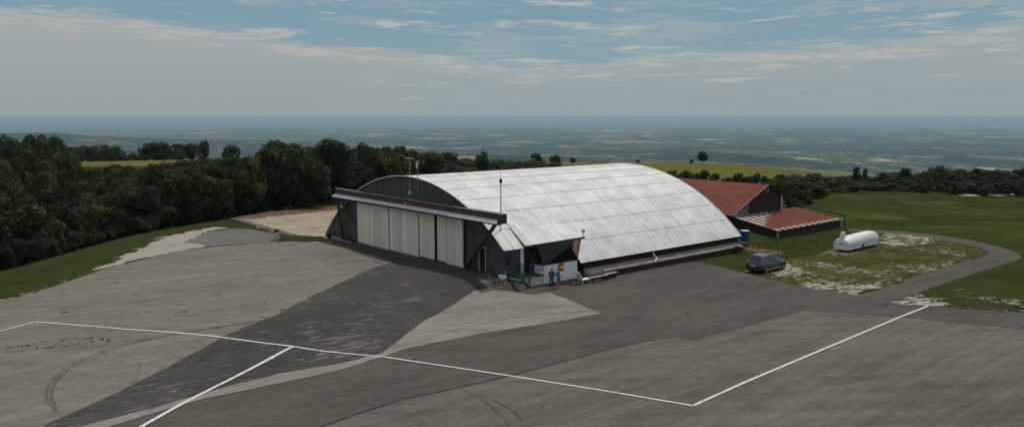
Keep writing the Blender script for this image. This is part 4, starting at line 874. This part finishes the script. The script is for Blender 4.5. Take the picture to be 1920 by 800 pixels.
M['leaf2'] = leafmat('scrub leaves', (.015,.022,.008), (.030,.042,.013), (.065,.076,.026), .33)
M['bark'] = plain('bark', (.07,.055,.04), .95, .1)
def crown_mesh(name, seed, nl, nleaf, zc, rz, rxy, leaf, lobe=(.18,.31), mat_='leaf', topbias=0.):
    g = np.random.default_rng(seed); C_ = []
    for i in range(nl):
        d = g.normal(size=3); d /= np.linalg.norm(d); q = g.uniform(.42, .84)
        C_.append((d[0]*rxy*q, d[1]*rxy*q, zc+d[2]*rz*q+topbias*g.uniform(-1, 1), g.uniform(*lobe)*(rxy if rxy < rz else (rxy+rz)/2)*2*.5))
    C_ = np.array(C_); C_[:, 3] *= g.uniform(.8, 1.25, nl)
    w = C_[:, 3]**2; idx = g.choice(nl, nleaf*2, p=w/w.sum()); d = g.normal(size=(nleaf*2, 3)); d /= np.linalg.norm(d, axis=1)[:, None]
    P = C_[idx, :3]+d*(C_[idx, 3]*g.uniform(.72, 1.10, nleaf*2))[:, None]*np.array([1, 1, .85])
    ins = np.zeros(len(P), bool)
    for j in range(nl): ins |= ((np.linalg.norm(P-C_[j, :3], axis=1) < C_[j, 3]*.80) & (idx != j))
    keep = (~ins) | (g.random(len(P)) < .10); keep &= P[:, 2] > .03; P = P[keep][:nleaf]; d = d[keep][:nleaf]; n = len(P)
    nn = d*.8+g.normal(size=(n, 3))*.55+np.array([0,0,.55]); nn /= np.linalg.norm(nn, axis=1)[:, None]
    t = np.cross(nn, g.normal(size=(n, 3))); t /= np.linalg.norm(t, axis=1)[:, None]; u = np.cross(nn, t)
    s = leaf*g.uniform(.55, 1.5, n)[:, None]
    V = np.stack([P-t*s, P-u*s*.62, P+t*s, P+u*s*.62], 1).reshape(-1, 3); me = bpy.data.meshes.new(name)
    me.vertices.add(len(V)); me.vertices.foreach_set('co', V.ravel()); me.loops.add(n*4); me.loops.foreach_set('vertex_index', np.arange(n*4, dtype=np.int32))
    me.polygons.add(n); me.polygons.foreach_set('loop_start', np.arange(n, dtype=np.int32)*4); me.update(calc_edges=True); me.materials.append(M[mat_]); return me
def trunk_mesh(name, seed, zt, r=.022, spread=.25):
    g = random.Random(seed); mb = MB(); mb.tube([(0,0,-.03),(0,0,.05),(g.uniform(-.02,.02),g.uniform(-.02,.02),zt*.5),(g.uniform(-.03,.03),g.uniform(-.03,.03),zt)], [r*1.4,r,r*.75,r*.3], 7)
    for k in range(6):
        t = k*1.05+g.uniform(-.3,.3); z0 = zt*g.uniform(.35,.75); q = spread*g.uniform(.6,1); mb.tube([(0,0,z0),(q*.5*math.cos(t),q*.5*math.sin(t),z0+zt*.15),(q*math.cos(t),q*math.sin(t),z0+zt*.38)], [r*.5,r*.35,r*.12], 5)
    me = bpy.data.meshes.new(name); me.from_pydata(mb.v, [], mb.f); me.materials.append(M['bark']); return me
VAR = {}
for i in range(5): VAR['round%d' % i] = (crown_mesh('crown', 10+i, 38+i, 10500, .50, .47, .48, .017), trunk_mesh('trunk', i, .6))
for i in range(3): VAR['tall%d' % i] = (crown_mesh('crown', 30+i, 24, 9000, .51, .47, .36, .015, (.26,.46)), trunk_mesh('trunk', 10+i, .75, spread=.16))
VAR['slim0'] = (crown_mesh('crown', 41, 16, 2600, .56, .44, .13, .014, (.5,.9)), trunk_mesh('trunk', 20, .85, .015, .06))
for i in range(4): VAR['bush%d' % i] = (crown_mesh('foliage', 50+i, 18, 4600, .44, .50, .52, .026, (.26,.44), 'leaf2'), trunk_mesh('stems', 30+i, .5, .018, .3))
for i in range(2): VAR['lone%d' % i] = (crown_mesh('crown', 60+i, 18, 3600, .53, .44, .44, .028, (.34,.5)), trunk_mesh('trunk', 40+i, .6, .035))
protos = {}
def plant(kind, x, y, h, w, label, cat, group=None, name=None, zoff=-.1):
    """a copy of a tree and of each of its parts"""
    cm, tm = VAR[kind]; nm = name or ('shrub' if kind.startswith('bush') else 'tree')
    e = bpy.data.objects.new(nm, None); col.objects.link(e); e.location = (x, y, float(GZ(x, y))+zoff); e.rotation_euler = (0, 0, random.uniform(0, 6.28)); e.scale = (w, w, h)
    tag(e, label, cat, group)
    if kind not in protos:
        c = bpy.data.objects.new(cm.name.split('.')[0], cm); t = bpy.data.objects.new(tm.name.split('.')[0], tm); protos[kind] = (c, t)
    else: c, t = (q.copy() for q in protos[kind])
    for q in (c, t): col.objects.link(q); q.parent = e
    return e
def spec(kind, px, D, topy, wpx, label, cat='tree', group=None, hmin=1.2, **k):
    x = (px-CX)/F*D*1.0; y = D; zt = H-D*(topy-219)/F; h = zt-float(GZ(x, y))+.1
    return plant(kind, x, y, max(hmin, h), wpx*D/F, label, cat, group, **k)
sky_x = [-120,0,38,100,128,140,200,262,300,330,380,430,470,490,510,540,575,620,650,690,725,757,775,840,870,930,1000,1060]
sky_y = [246,250,245,246,264,302,299,306,292,290,286,284,285,270,258,251,264,256,272,265,266,262,275,276,287,291,293,301]
fx = [-120,0,70,130,200,260,330,400,440,500,560,620,660,720,800,900,1060]; fD = [74,79,83,89,95,99,103,107,112,116,119,124,135,142,150,160,175]
fy = [350,352,358,375,372,335,325,318,318,312,300,312,322,325,325,320,315]
# front row, one label each
front = [('round0',22,84,372,95,'big dark leafy tree at the very left edge, overhanging the grass slope'),
 ('round1',88,86,360,105,'broad dark tree second from the left edge, its crown down to the grass'),
 ('bush0',205,93,383,66,'lighter green rounded shrub in front of the dark trees on the left'),
 ('bush1',250,95,400,44,'small pale green shrub right of the lighter rounded shrub'),
 ('round2',160,93,392,60,'low dark tree between the broad dark tree and the light green shrub'),
 ('round3',293,104,305,92,'tall shadowed tree above and right of the light green shrub'),
 ('round4',352,106,300,90,'tree with yellow green leaf clumps on its sunny side, left of centre in the wood'),
 ('round0',415,110,300,88,'dark tree behind the cracked grey asphalt corner'),
 ('tall0',465,114,286,80,'upright dark tree just left of the tallest tree of the wood'),
 ('round1',540,121,249,118,'tallest and fullest tree of the wood, left of the hangar'),
 ('tall1',592,120,290,80,'mid-height tree in front of the gap right of the tallest tree'),
 ('round2',622,128,252,84,'tall round-topped tree right of the tallest one'),
 ('round3',668,134,300,86,'bright leaved low tree behind the left end of the door girder'),
 ('tall2',694,138,262,76,'double-headed tree directly behind the hangar\'s left shoulder'),
 ('slim0',757,150,256,30,'slim pointed tree rising above the T-shaped aerial'),
 ('round4',730,140,274,80,'rounded tree between the double-headed tree and the slim pointed one'),
 ('slim0',718,150,261,28,'narrow spiky treetop between the double-headed tree and the aerial'),
 ('round1',800,150,275,80,'rounded tree behind the ridge of the white roof, right of the windsock')]
for f_ in front: spec(f_[0], f_[1], f_[2], f_[3], f_[4], f_[5], 'shrub' if f_[0].startswith('bush') else 'tree')
lowb = 'low scrub along the foot of the dark wood on the left'
for px_ in range(-30, 300, 30):
    D = np.interp(px_, fx, fD)-2.5; spec('bush%d' % random.randrange(4), px_+random.uniform(-8, 8), D, 219+F*(H-random.uniform(1.3, 2.4))/D, random.uniform(42, 60), 'low dark bush at the foot of the wood, among others along the grass slope', 'shrub', lowb)
deep = 'crowded trees of the dark wood behind its front row'
kinds = ['round0','round1','round2','round3','round4','tall0','tall1','tall2']
for r in range(7):
    D0 = (3, 11, 22, 34, 48, 66, 90)[r]; stp = (46, 44, 42, 40, 38, 36, 34)[r]; px_ = -110+random.uniform(0, 20)
    while px_ < 1060:
        D = np.interp(px_, fx, fD)+D0*np.interp(px_, [780, 950], [1, .35])+random.uniform(-3, 3); t = min(1, (r+.4)/5.); sy = np.interp(px_, sky_x, sky_y); f0 = np.interp(px_, fx, fy)
        ty = f0*(1-t)+sy*t+random.uniform(2, 20 if r < 5 else 12)
        hh = H-D*(ty-219)/F
        if hh > 1.2 and not (px_ > 660 and r < 1): spec(random.choice(kinds), px_, D, ty, random.uniform(82, 118)*110/D, 'dark broadleaf tree in the thick of the wood, crown merged with its neighbours', 'tree', deep)
        px_ += stp*random.uniform(.8, 1.2)
# crowns that stand out behind the wood
for a in [('round0',62,172,242,70,'big domed crown on the skyline at the far left'), ('round2',104,176,247,56,'second domed crown on the left skyline, lower on its right side'), ('round3',14,168,248,60,'crown at the left edge of the skyline'),
 ('round1',168,300,268,52,'small far tree above the left end of the yellow field'), ('round4',205,310,266,56,'far dark rounded tree above the yellow field'), ('round2',142,290,272,44,'lowest far tree beside the domed crowns'),
 ('round1',282,300,262,44,'left tree of the far dark clump right of the yellow field'), ('round3',306,305,264,44,'middle tree of the far dark clump right of the yellow field'), ('round0',332,300,266,46,'right tree of the far dark clump right of the yellow field'),
 ('tall1',384,240,258,30,'upright far tree alone above the wood, left of centre'), ('round2',360,250,266,34,'round far tree touching the upright far tree'), ('lone0',434,215,269,36,'small dark round treetop alone on the skyline left of the tallest tree'),
 ('round4',905,175,277,30,'pointed treetop behind the white roof, left of two round ones'), ('round0',1006,200,283,26,'left of the two round trees at the end of the wood'), ('lone1',1041,205,288,22,'right of the two round trees at the end of the wood'),
 ('round1',1318,236,279,22,'lone tree standing on the edge of the olive field'), ('bush1',1074,238,293,14,'small bush at the left end of the olive field edge'), ('bush2',1196,240,298,9,'tiny dark bush on the edge of the olive field'), ('bush0',1296,238,297,9,'tiny bush just left of the lone tree')]:
    spec(a[0], a[1], a[2], a[3], a[4], a[5], 'shrub' if a[0].startswith('bush') else 'tree', hmin=.8)
for i in range(26):
    px_ = 118+i*9.5+random.uniform(-3, 3); spec('bush%d' % (i % 4), px_, random.uniform(272, 284), random.uniform(284, 290), random.uniform(12, 17), 'dark bush in the hedge beyond the yellow field', 'shrub', 'hedge beyond the yellow field')
# right hand scrub and hedge
rg = 'scrub behind the red shed, below the olive field'
for px_, D, ty, w in [(1236,168,318,26),(1262,166,315,34),(1290,168,317,28),(1316,164,314,34),(1340,168,322,22),(1362,160,330,16),(1386,160,320,34),(1412,158,321,30),(1436,160,326,22)]:
    spec('bush%d' % random.randrange(4), px_, D, ty, w, 'dark rounded bush behind the red roof, below the olive field', 'shrub', rg)
rg2 = 'bushes beside the gable of the red shed'
for px_, D, ty, w in [(1478,132,338,26),(1496,128,348,30),(1484,120,366,26),(1510,126,352,30),(1532,134,346,34),(1500,118,374,22),(1548,138,350,28),(1520,124,368,18),(1462,140,332,28)]:
    spec('bush%d' % random.randrange(4), px_, D, ty, w, 'grey green bush between the red shed gable and the meadow', 'shrub', rg2)
rg3 = 'hedge of scrub along the far side of the meadow'
for r in range(4):
    px_ = 1440+r*9
    while px_ < 2010:
        D = (146, 152, 160, 170)[r]+random.uniform(-2, 2); top = np.interp(px_, [1440,1560,1640,1800,1920], [(348,348,344,340,338), (338,338,335,330,330), (330,330,330,322,322), (325,324,326,317,316)][r])
        if not (px_ < 1560 and r == 0): spec('bush%d' % random.randrange(4), px_, D, top+random.uniform(-5, 6), random.uniform(30, 44), 'dark bush in the long hedge across the far side of the meadow', 'shrub', rg3)
        px_ += random.uniform(24, 36)
for a in [('tall0',1607,158,310,20,'upright small tree in the hedge below the end of the olive field'), ('tall2',1622,160,313,18,'second upright small tree in the hedge, just right of the first'), ('round1',1700,160,309,30,'round tree that stands out left of the dark end of the hedge'),
 ('round3',1762,164,308,46,'wide dark tree in the middle of the right part of the hedge'), ('round0',1742,162,318,32,'lower dark tree left of the wide one in the hedge'), ('round2',1800,166,315,40,'dark tree right of the wide one in the hedge'),
 ('round4',1840,168,311,44,'tall dark crown near the right end of the hedge'), ('round1',1880,166,313,40,'second last dark crown of the hedge before the photo edge'), ('round3',1918,168,314,44,'last dark crown of the hedge, cut by the right edge'), ('round2',1656,158,320,28,'low round tree between the two upright trees and the round tree')]:
    spec(*a)
# tall weeds round the sheds and hedge feet
def tufts(name, n, fn, label, h=(.25,.6), c='leaf2'):
    V = []; g = random.Random(3)
    Q = np.array([fn(g) for _ in range(n)]); PX, PY, PZ = gpv(Q[:, 0], Q[:, 1])
    for x, y, z in zip(PX, PY, PZ):
        hh = g.uniform(*h); t = g.uniform(0, 3.14); w_ = g.uniform(.015, .04)
        for k in range(3):
            a = t+k*1.05; lx, ly = g.uniform(-.18,.18), g.uniform(-.18,.18); V += [(x-w_*math.cos(a), y-w_*math.sin(a), z), (x+w_*math.cos(a), y+w_*math.sin(a), z), (x+lx, y+ly, z+hh)]
    me = bpy.data.meshes.new(name); me.from_pydata(V, [], [(i, i+1, i+2) for i in range(0, len(V), 3)]); me.materials.append(M[c]); o = bpy.data.objects.new(name, me); col.objects.link(o); tag(o, label, 'grass', kind='stuff')
M['weed'] = leafmat('tall dry grass', (.032,.044,.013), (.055,.066,.020), (.11,.105,.04), .35)
def inpoly(px, polygon):
    x, y = px; c = False; j = len(polygon)-1
    for i in range(len(polygon)):
        xi, yi = polygon[i]; xj, yj = polygon[j]
        if (yi > y) != (yj > y) and x < (xj-xi)*(y-yi)/(yj-yi)+xi: c = not c
        j = i
    return c
def inpix(poly):
    xs_ = [p[0] for p in poly]; ys_ = [p[1] for p in poly]
    def f(g):
        while True:
            q = (g.uniform(min(xs_), max(xs_)), g.uniform(min(ys_), max(ys_)))
            if inpoly(q, poly): return q
    return f
tufts('tall_grass', 1000, inpix([(1385,440),(1455,446),(1575,432),(1580,440),(1560,470),(1480,490),(1430,482),(1390,476)]), 'tall uneven grass between the lean-to, the car and the trailer', (.06,.22), 'weed')
tufts('verge_grass', 500, inpix([(1440,500),(1600,548),(1700,515),(1830,478),(1740,450),(1600,470)]), 'short tufts among the stones of the parking grass', (.04,.12), 'weed')
tufts('strip_grass', 260, inpix([(520,441),(545,441),(600,444),(620,448),(590,452),(505,451)]), 'green grass tufts growing by the left foot of the hangar', (.08,.22), 'weed')
# ------------------------------------------------------------------ small far things
x, y, z = gp(239, 289); t = empty('white_shelter', (x, y, z), 0, 'tiny white arched shelter beyond the yellow field', 'shelter')
MB().loft([[(xx, .0+yy*1.6, zz*1.7) for yy, zz in ((-1,0),(-.9,.6),(-.4,1),(.4,1),(.9,.6),(1,0))] for xx in (-3, 3)]).build('cover', M['white'], t, smooth=False)
x, y, z = gp(1081, 303.2); t = MB().box(-1.2, 1.2, -.5, .5, 0, .8).build('white_bale', M['white'], bevel=.1, loc=(x, y, z)); tag(t, 'tiny white wrapped bale on the edge of the olive field', 'bale')
x, y, z = gp(1112, 303.0); t = empty('red_hut', (x, y, z), .2, 'tiny hut with reddish roof at the edge of the olive field', 'hut')
MB().box(-1.3, 1.3, -1, 1, -.5, .8).build('wall', M['wood'], t); MB().loft([[(xx, -1.2, .75), (xx, 0, 1.4), (xx, 1.2, .75)] for xx in (-1.5, 1.5)]).build('roof', M['redwall'], t)
th_ = math.atan2(227-CX, F); x = (227-CX)/F*6900; y = 6900; z = float(GZ(x, y)); t = empty('lattice_tower', (x, y, z), 0, 'faint lattice tower on the far blue ridge', 'tower')
mb = MB()
for s in (-1, 1): mb.bar((s*6, 0, 0), (s*1, 0, 78), 1.6)
for k in range(6): mb.bar((-6+k*.9, 0, k*14), (6-(k+1)*.9, 0, (k+1)*14-2), 1.0); mb.bar((6-k*.9, 0, k*14), (-6+(k+1)*.9, 0, (k+1)*14-2), 1.0)
mb.build('mast', M['galv'], t); MB().bar((-14,0,60),(14,0,60),1.5).build('cross_arm', M['galv'], t); MB().bar((-10,0,72),(10,0,72),1.5).build('cross_arm', M['galv'], t)
# ------------------------------------------------------------------ haze
bpy.context.view_layer.update()
gnd = bpy.data.objects['ground'].data; zz = np.empty(len(gnd.vertices)*3); gnd.vertices.foreach_get('co', zz); zmin = float(zz[2::3].min())
ztop = 14.9
hz = MB().box(XS[0]-500, XS[-1]+500, YS[0]-500, YS[-1]+500, zmin-1, ztop).build('haze', []); tag(hz, 'pale blue haze over the plain', 'haze', kind='stuff')
m = bpy.data.materials.new('haze'); m.use_nodes = True; t = m.node_tree; t.nodes.remove(t.nodes['Principled BSDF']); pv = t.nodes.new('ShaderNodeVolumePrincipled')
pv.inputs['Color'].default_value = (HZC[0], HZC[1], HZC[2], 1); pv.inputs['Density'].default_value = HZD; pv.inputs['Anisotropy'].default_value = .0
t.links.new(pv.outputs[0], t.nodes['Material Output'].inputs['Volume']); hz.data.materials.append(m)
# ------------------------------------------------------------------ sky, sun, camera
w = bpy.data.worlds.new('World'); sc.world = w; w.use_nodes = True; t = w.node_tree; N = t.nodes; bg = N['Background']
class WM(Mt):
    def __init__(s): s.t = t; s.N = N; s.m = w
q = WM()
SUN = Vector((a_[0]*-.18+b_[0]*.5, a_[1]*-.18+b_[1]*.5, 1.)).normalized(); SEL = math.asin(SUN.z); SAZ = math.atan2(SUN.x, SUN.y)
ns = q.n('ShaderNodeTexSky', sky_type='NISHITA'); ns.sun_disc = False; ns.sun_elevation = SEL; ns.sun_rotation = SAZ; ns.altitude = 300; ns.dust_density = 1.5
gen = N.new('ShaderNodeTexCoord').outputs['Generated']; X = q.xyz(gen)
az = q.math('ARCTAN2', X[0], X[1]); el = X[2]
cmb = q.n('ShaderNodeCombineXYZ'); q.L(az, cmb.inputs[0]); q.L(el, cmb.inputs[1]); uv = cmb.outputs[0]
n1 = q.noise(q.mp(uv, (2.2, 15, 1), loc=(3.1, .4, 0)), 1., 7, .60, .4)      # broad banks
n2 = q.noise(q.mp(uv, (6.0, 60, 1), loc=(1.4, 2.2, 5)), 1., 7, .66, .6)      # streaks
n3 = q.noise(q.mp(uv, (9., 75, 1), (0,0,.03), (7.7, 1.2, 9)), 1., 6, .62, .3)  # small bright flecks
n4 = q.noise(q.mp(uv, (14, 120, 1), loc=(.3, 4.2, 2)), 1., 5, .7, .3)
EL = lambda deg: math.sin(math.radians(deg))
# upper limit of the grey bank: high on the left, lower in the middle, high again on the right
lim = q.ramp(q.math('ADD', q.math('MULTIPLY', az, .8), .5), [(0, .115), (.06, .114), (.20, .100), (.30, .088), (.40, .086), (.47, .070), (.53, .060), (.60, .070), (.70, .074), (.80, .080), (.95, .098), (1, .10)])
sep = q.n('ShaderNodeSeparateColor'); q.L(lim, sep.inputs[0]); limv = sep.outputs[0]
edge = q.math('ADD', q.math('SUBTRACT', limv, el), q.math('ADD', q.math('MULTIPLY', q.math('SUBTRACT', n1, .5), .030), q.math('MULTIPLY', q.math('SUBTRACT', n2, .5), .045)))
bank = q.step(edge, -.006, .008)
streak = q.math('MULTIPLY', q.step(n2, .46, .66), .62)
fleck = q.math('MULTIPLY', q.step(n3, .565, .66), .8)
hole = q.math('MULTIPLY', q.math('MULTIPLY', q.step(n2, .42, .62), q.step(az, -.3, .0)), .8)
blue = q.mix(q.step(el, .03, .15), (.245,.340,.378), (.185,.310,.385))
grey = q.mix(q.step(el, 0, .11), (.275,.325,.340), (.350,.372,.368))
grey = q.mix(q.math('MULTIPLY', q.step(n1, .42, .62), .35), grey, (.285,.345,.368))
rim = q.math('MULTIPLY', q.math('MULTIPLY', q.step(edge, -.004, .006), q.math('SUBTRACT', 1., q.step(edge, .006, .030))), q.step(n4, .40, .62))
cc = q.mix(streak, blue, (.345,.385,.392))
cc = q.mix(fleck, cc, (.44,.452,.43))
cc = q.mix(q.math('SUBTRACT', bank, q.math('MULTIPLY', bank, hole)), cc, grey)
cc = q.mix(q.math('MULTIPLY', rim, .6), cc, (.47,.465,.44))
warmc = q.math('MULTIPLY', q.math('MULTIPLY', q.step(n4, .52, .68), q.step(el, .03, .07)), q.math('MULTIPLY', q.step(az, -.05, .3), .4))
cc = q.mix(warmc, cc, (.42,.425,.40))
wis = q.math('MULTIPLY', q.math('MULTIPLY', q.step(n3, .53, .66), q.step(el, .022, .05)), q.math('MULTIPLY', q.step(az, -.3, .1), .45)); cc = q.mix(wis, cc, (.43,.435,.41))
hor = q.math('SUBTRACT', 1., q.step(el, 0., .030)); cc = q.mix(q.math('MULTIPLY', hor, .85), cc, HOR)
low = q.math('SUBTRACT', 1., q.step(el, -.002, .010)); cc = q.mix(q.math('MULTIPLY', low, .4), cc, (.225,.285,.305))
cc10 = q.n('ShaderNodeVectorMath', operation='SCALE'); q.L(cc, cc10.inputs[0]); cc10.inputs['Scale'].default_value = 1.07/SKYS
nb = q.mix(q.math('MULTIPLY', q.step(n1, .35, .6), .7), ns.outputs[0], (7.8, 7.5, 6.9))
fin = q.mix(q.step(el, .16, .34), cc10.outputs[0], nb)
q.L(fin, bg.inputs[0]); bg.inputs[1].default_value = SKYS
sl = bpy.data.lights.new('sun', 'SUN'); sl.energy = SUNE; sl.angle = math.radians(.53); sl.color = (1, .95, .87); so = bpy.data.objects.new('sun', sl); col.objects.link(so)
so.rotation_euler = SUN.to_track_quat('Z', 'Y').to_euler()
cam = bpy.data.cameras.new('camera'); co = bpy.data.objects.new('camera', cam); col.objects.link(co); sc.camera = co
co.location = (0, 0, H); co.rotation_euler = (math.pi/2-PITCH, 0, 0); cam.sensor_width = 36; cam.lens = 36*F/1920; cam.clip_start = .5; cam.clip_end = 400000
sc.view_settings.view_transform = 'Standard'; sc.view_settings.look = 'None'; sc.view_settings.exposure = 0; sc.view_settings.gamma = 1
sc.cycles.max_bounces = 5; sc.cycles.transparent_max_bounces = 12; sc.cycles.volume_bounces = 0; sc.cycles.use_denoising = True
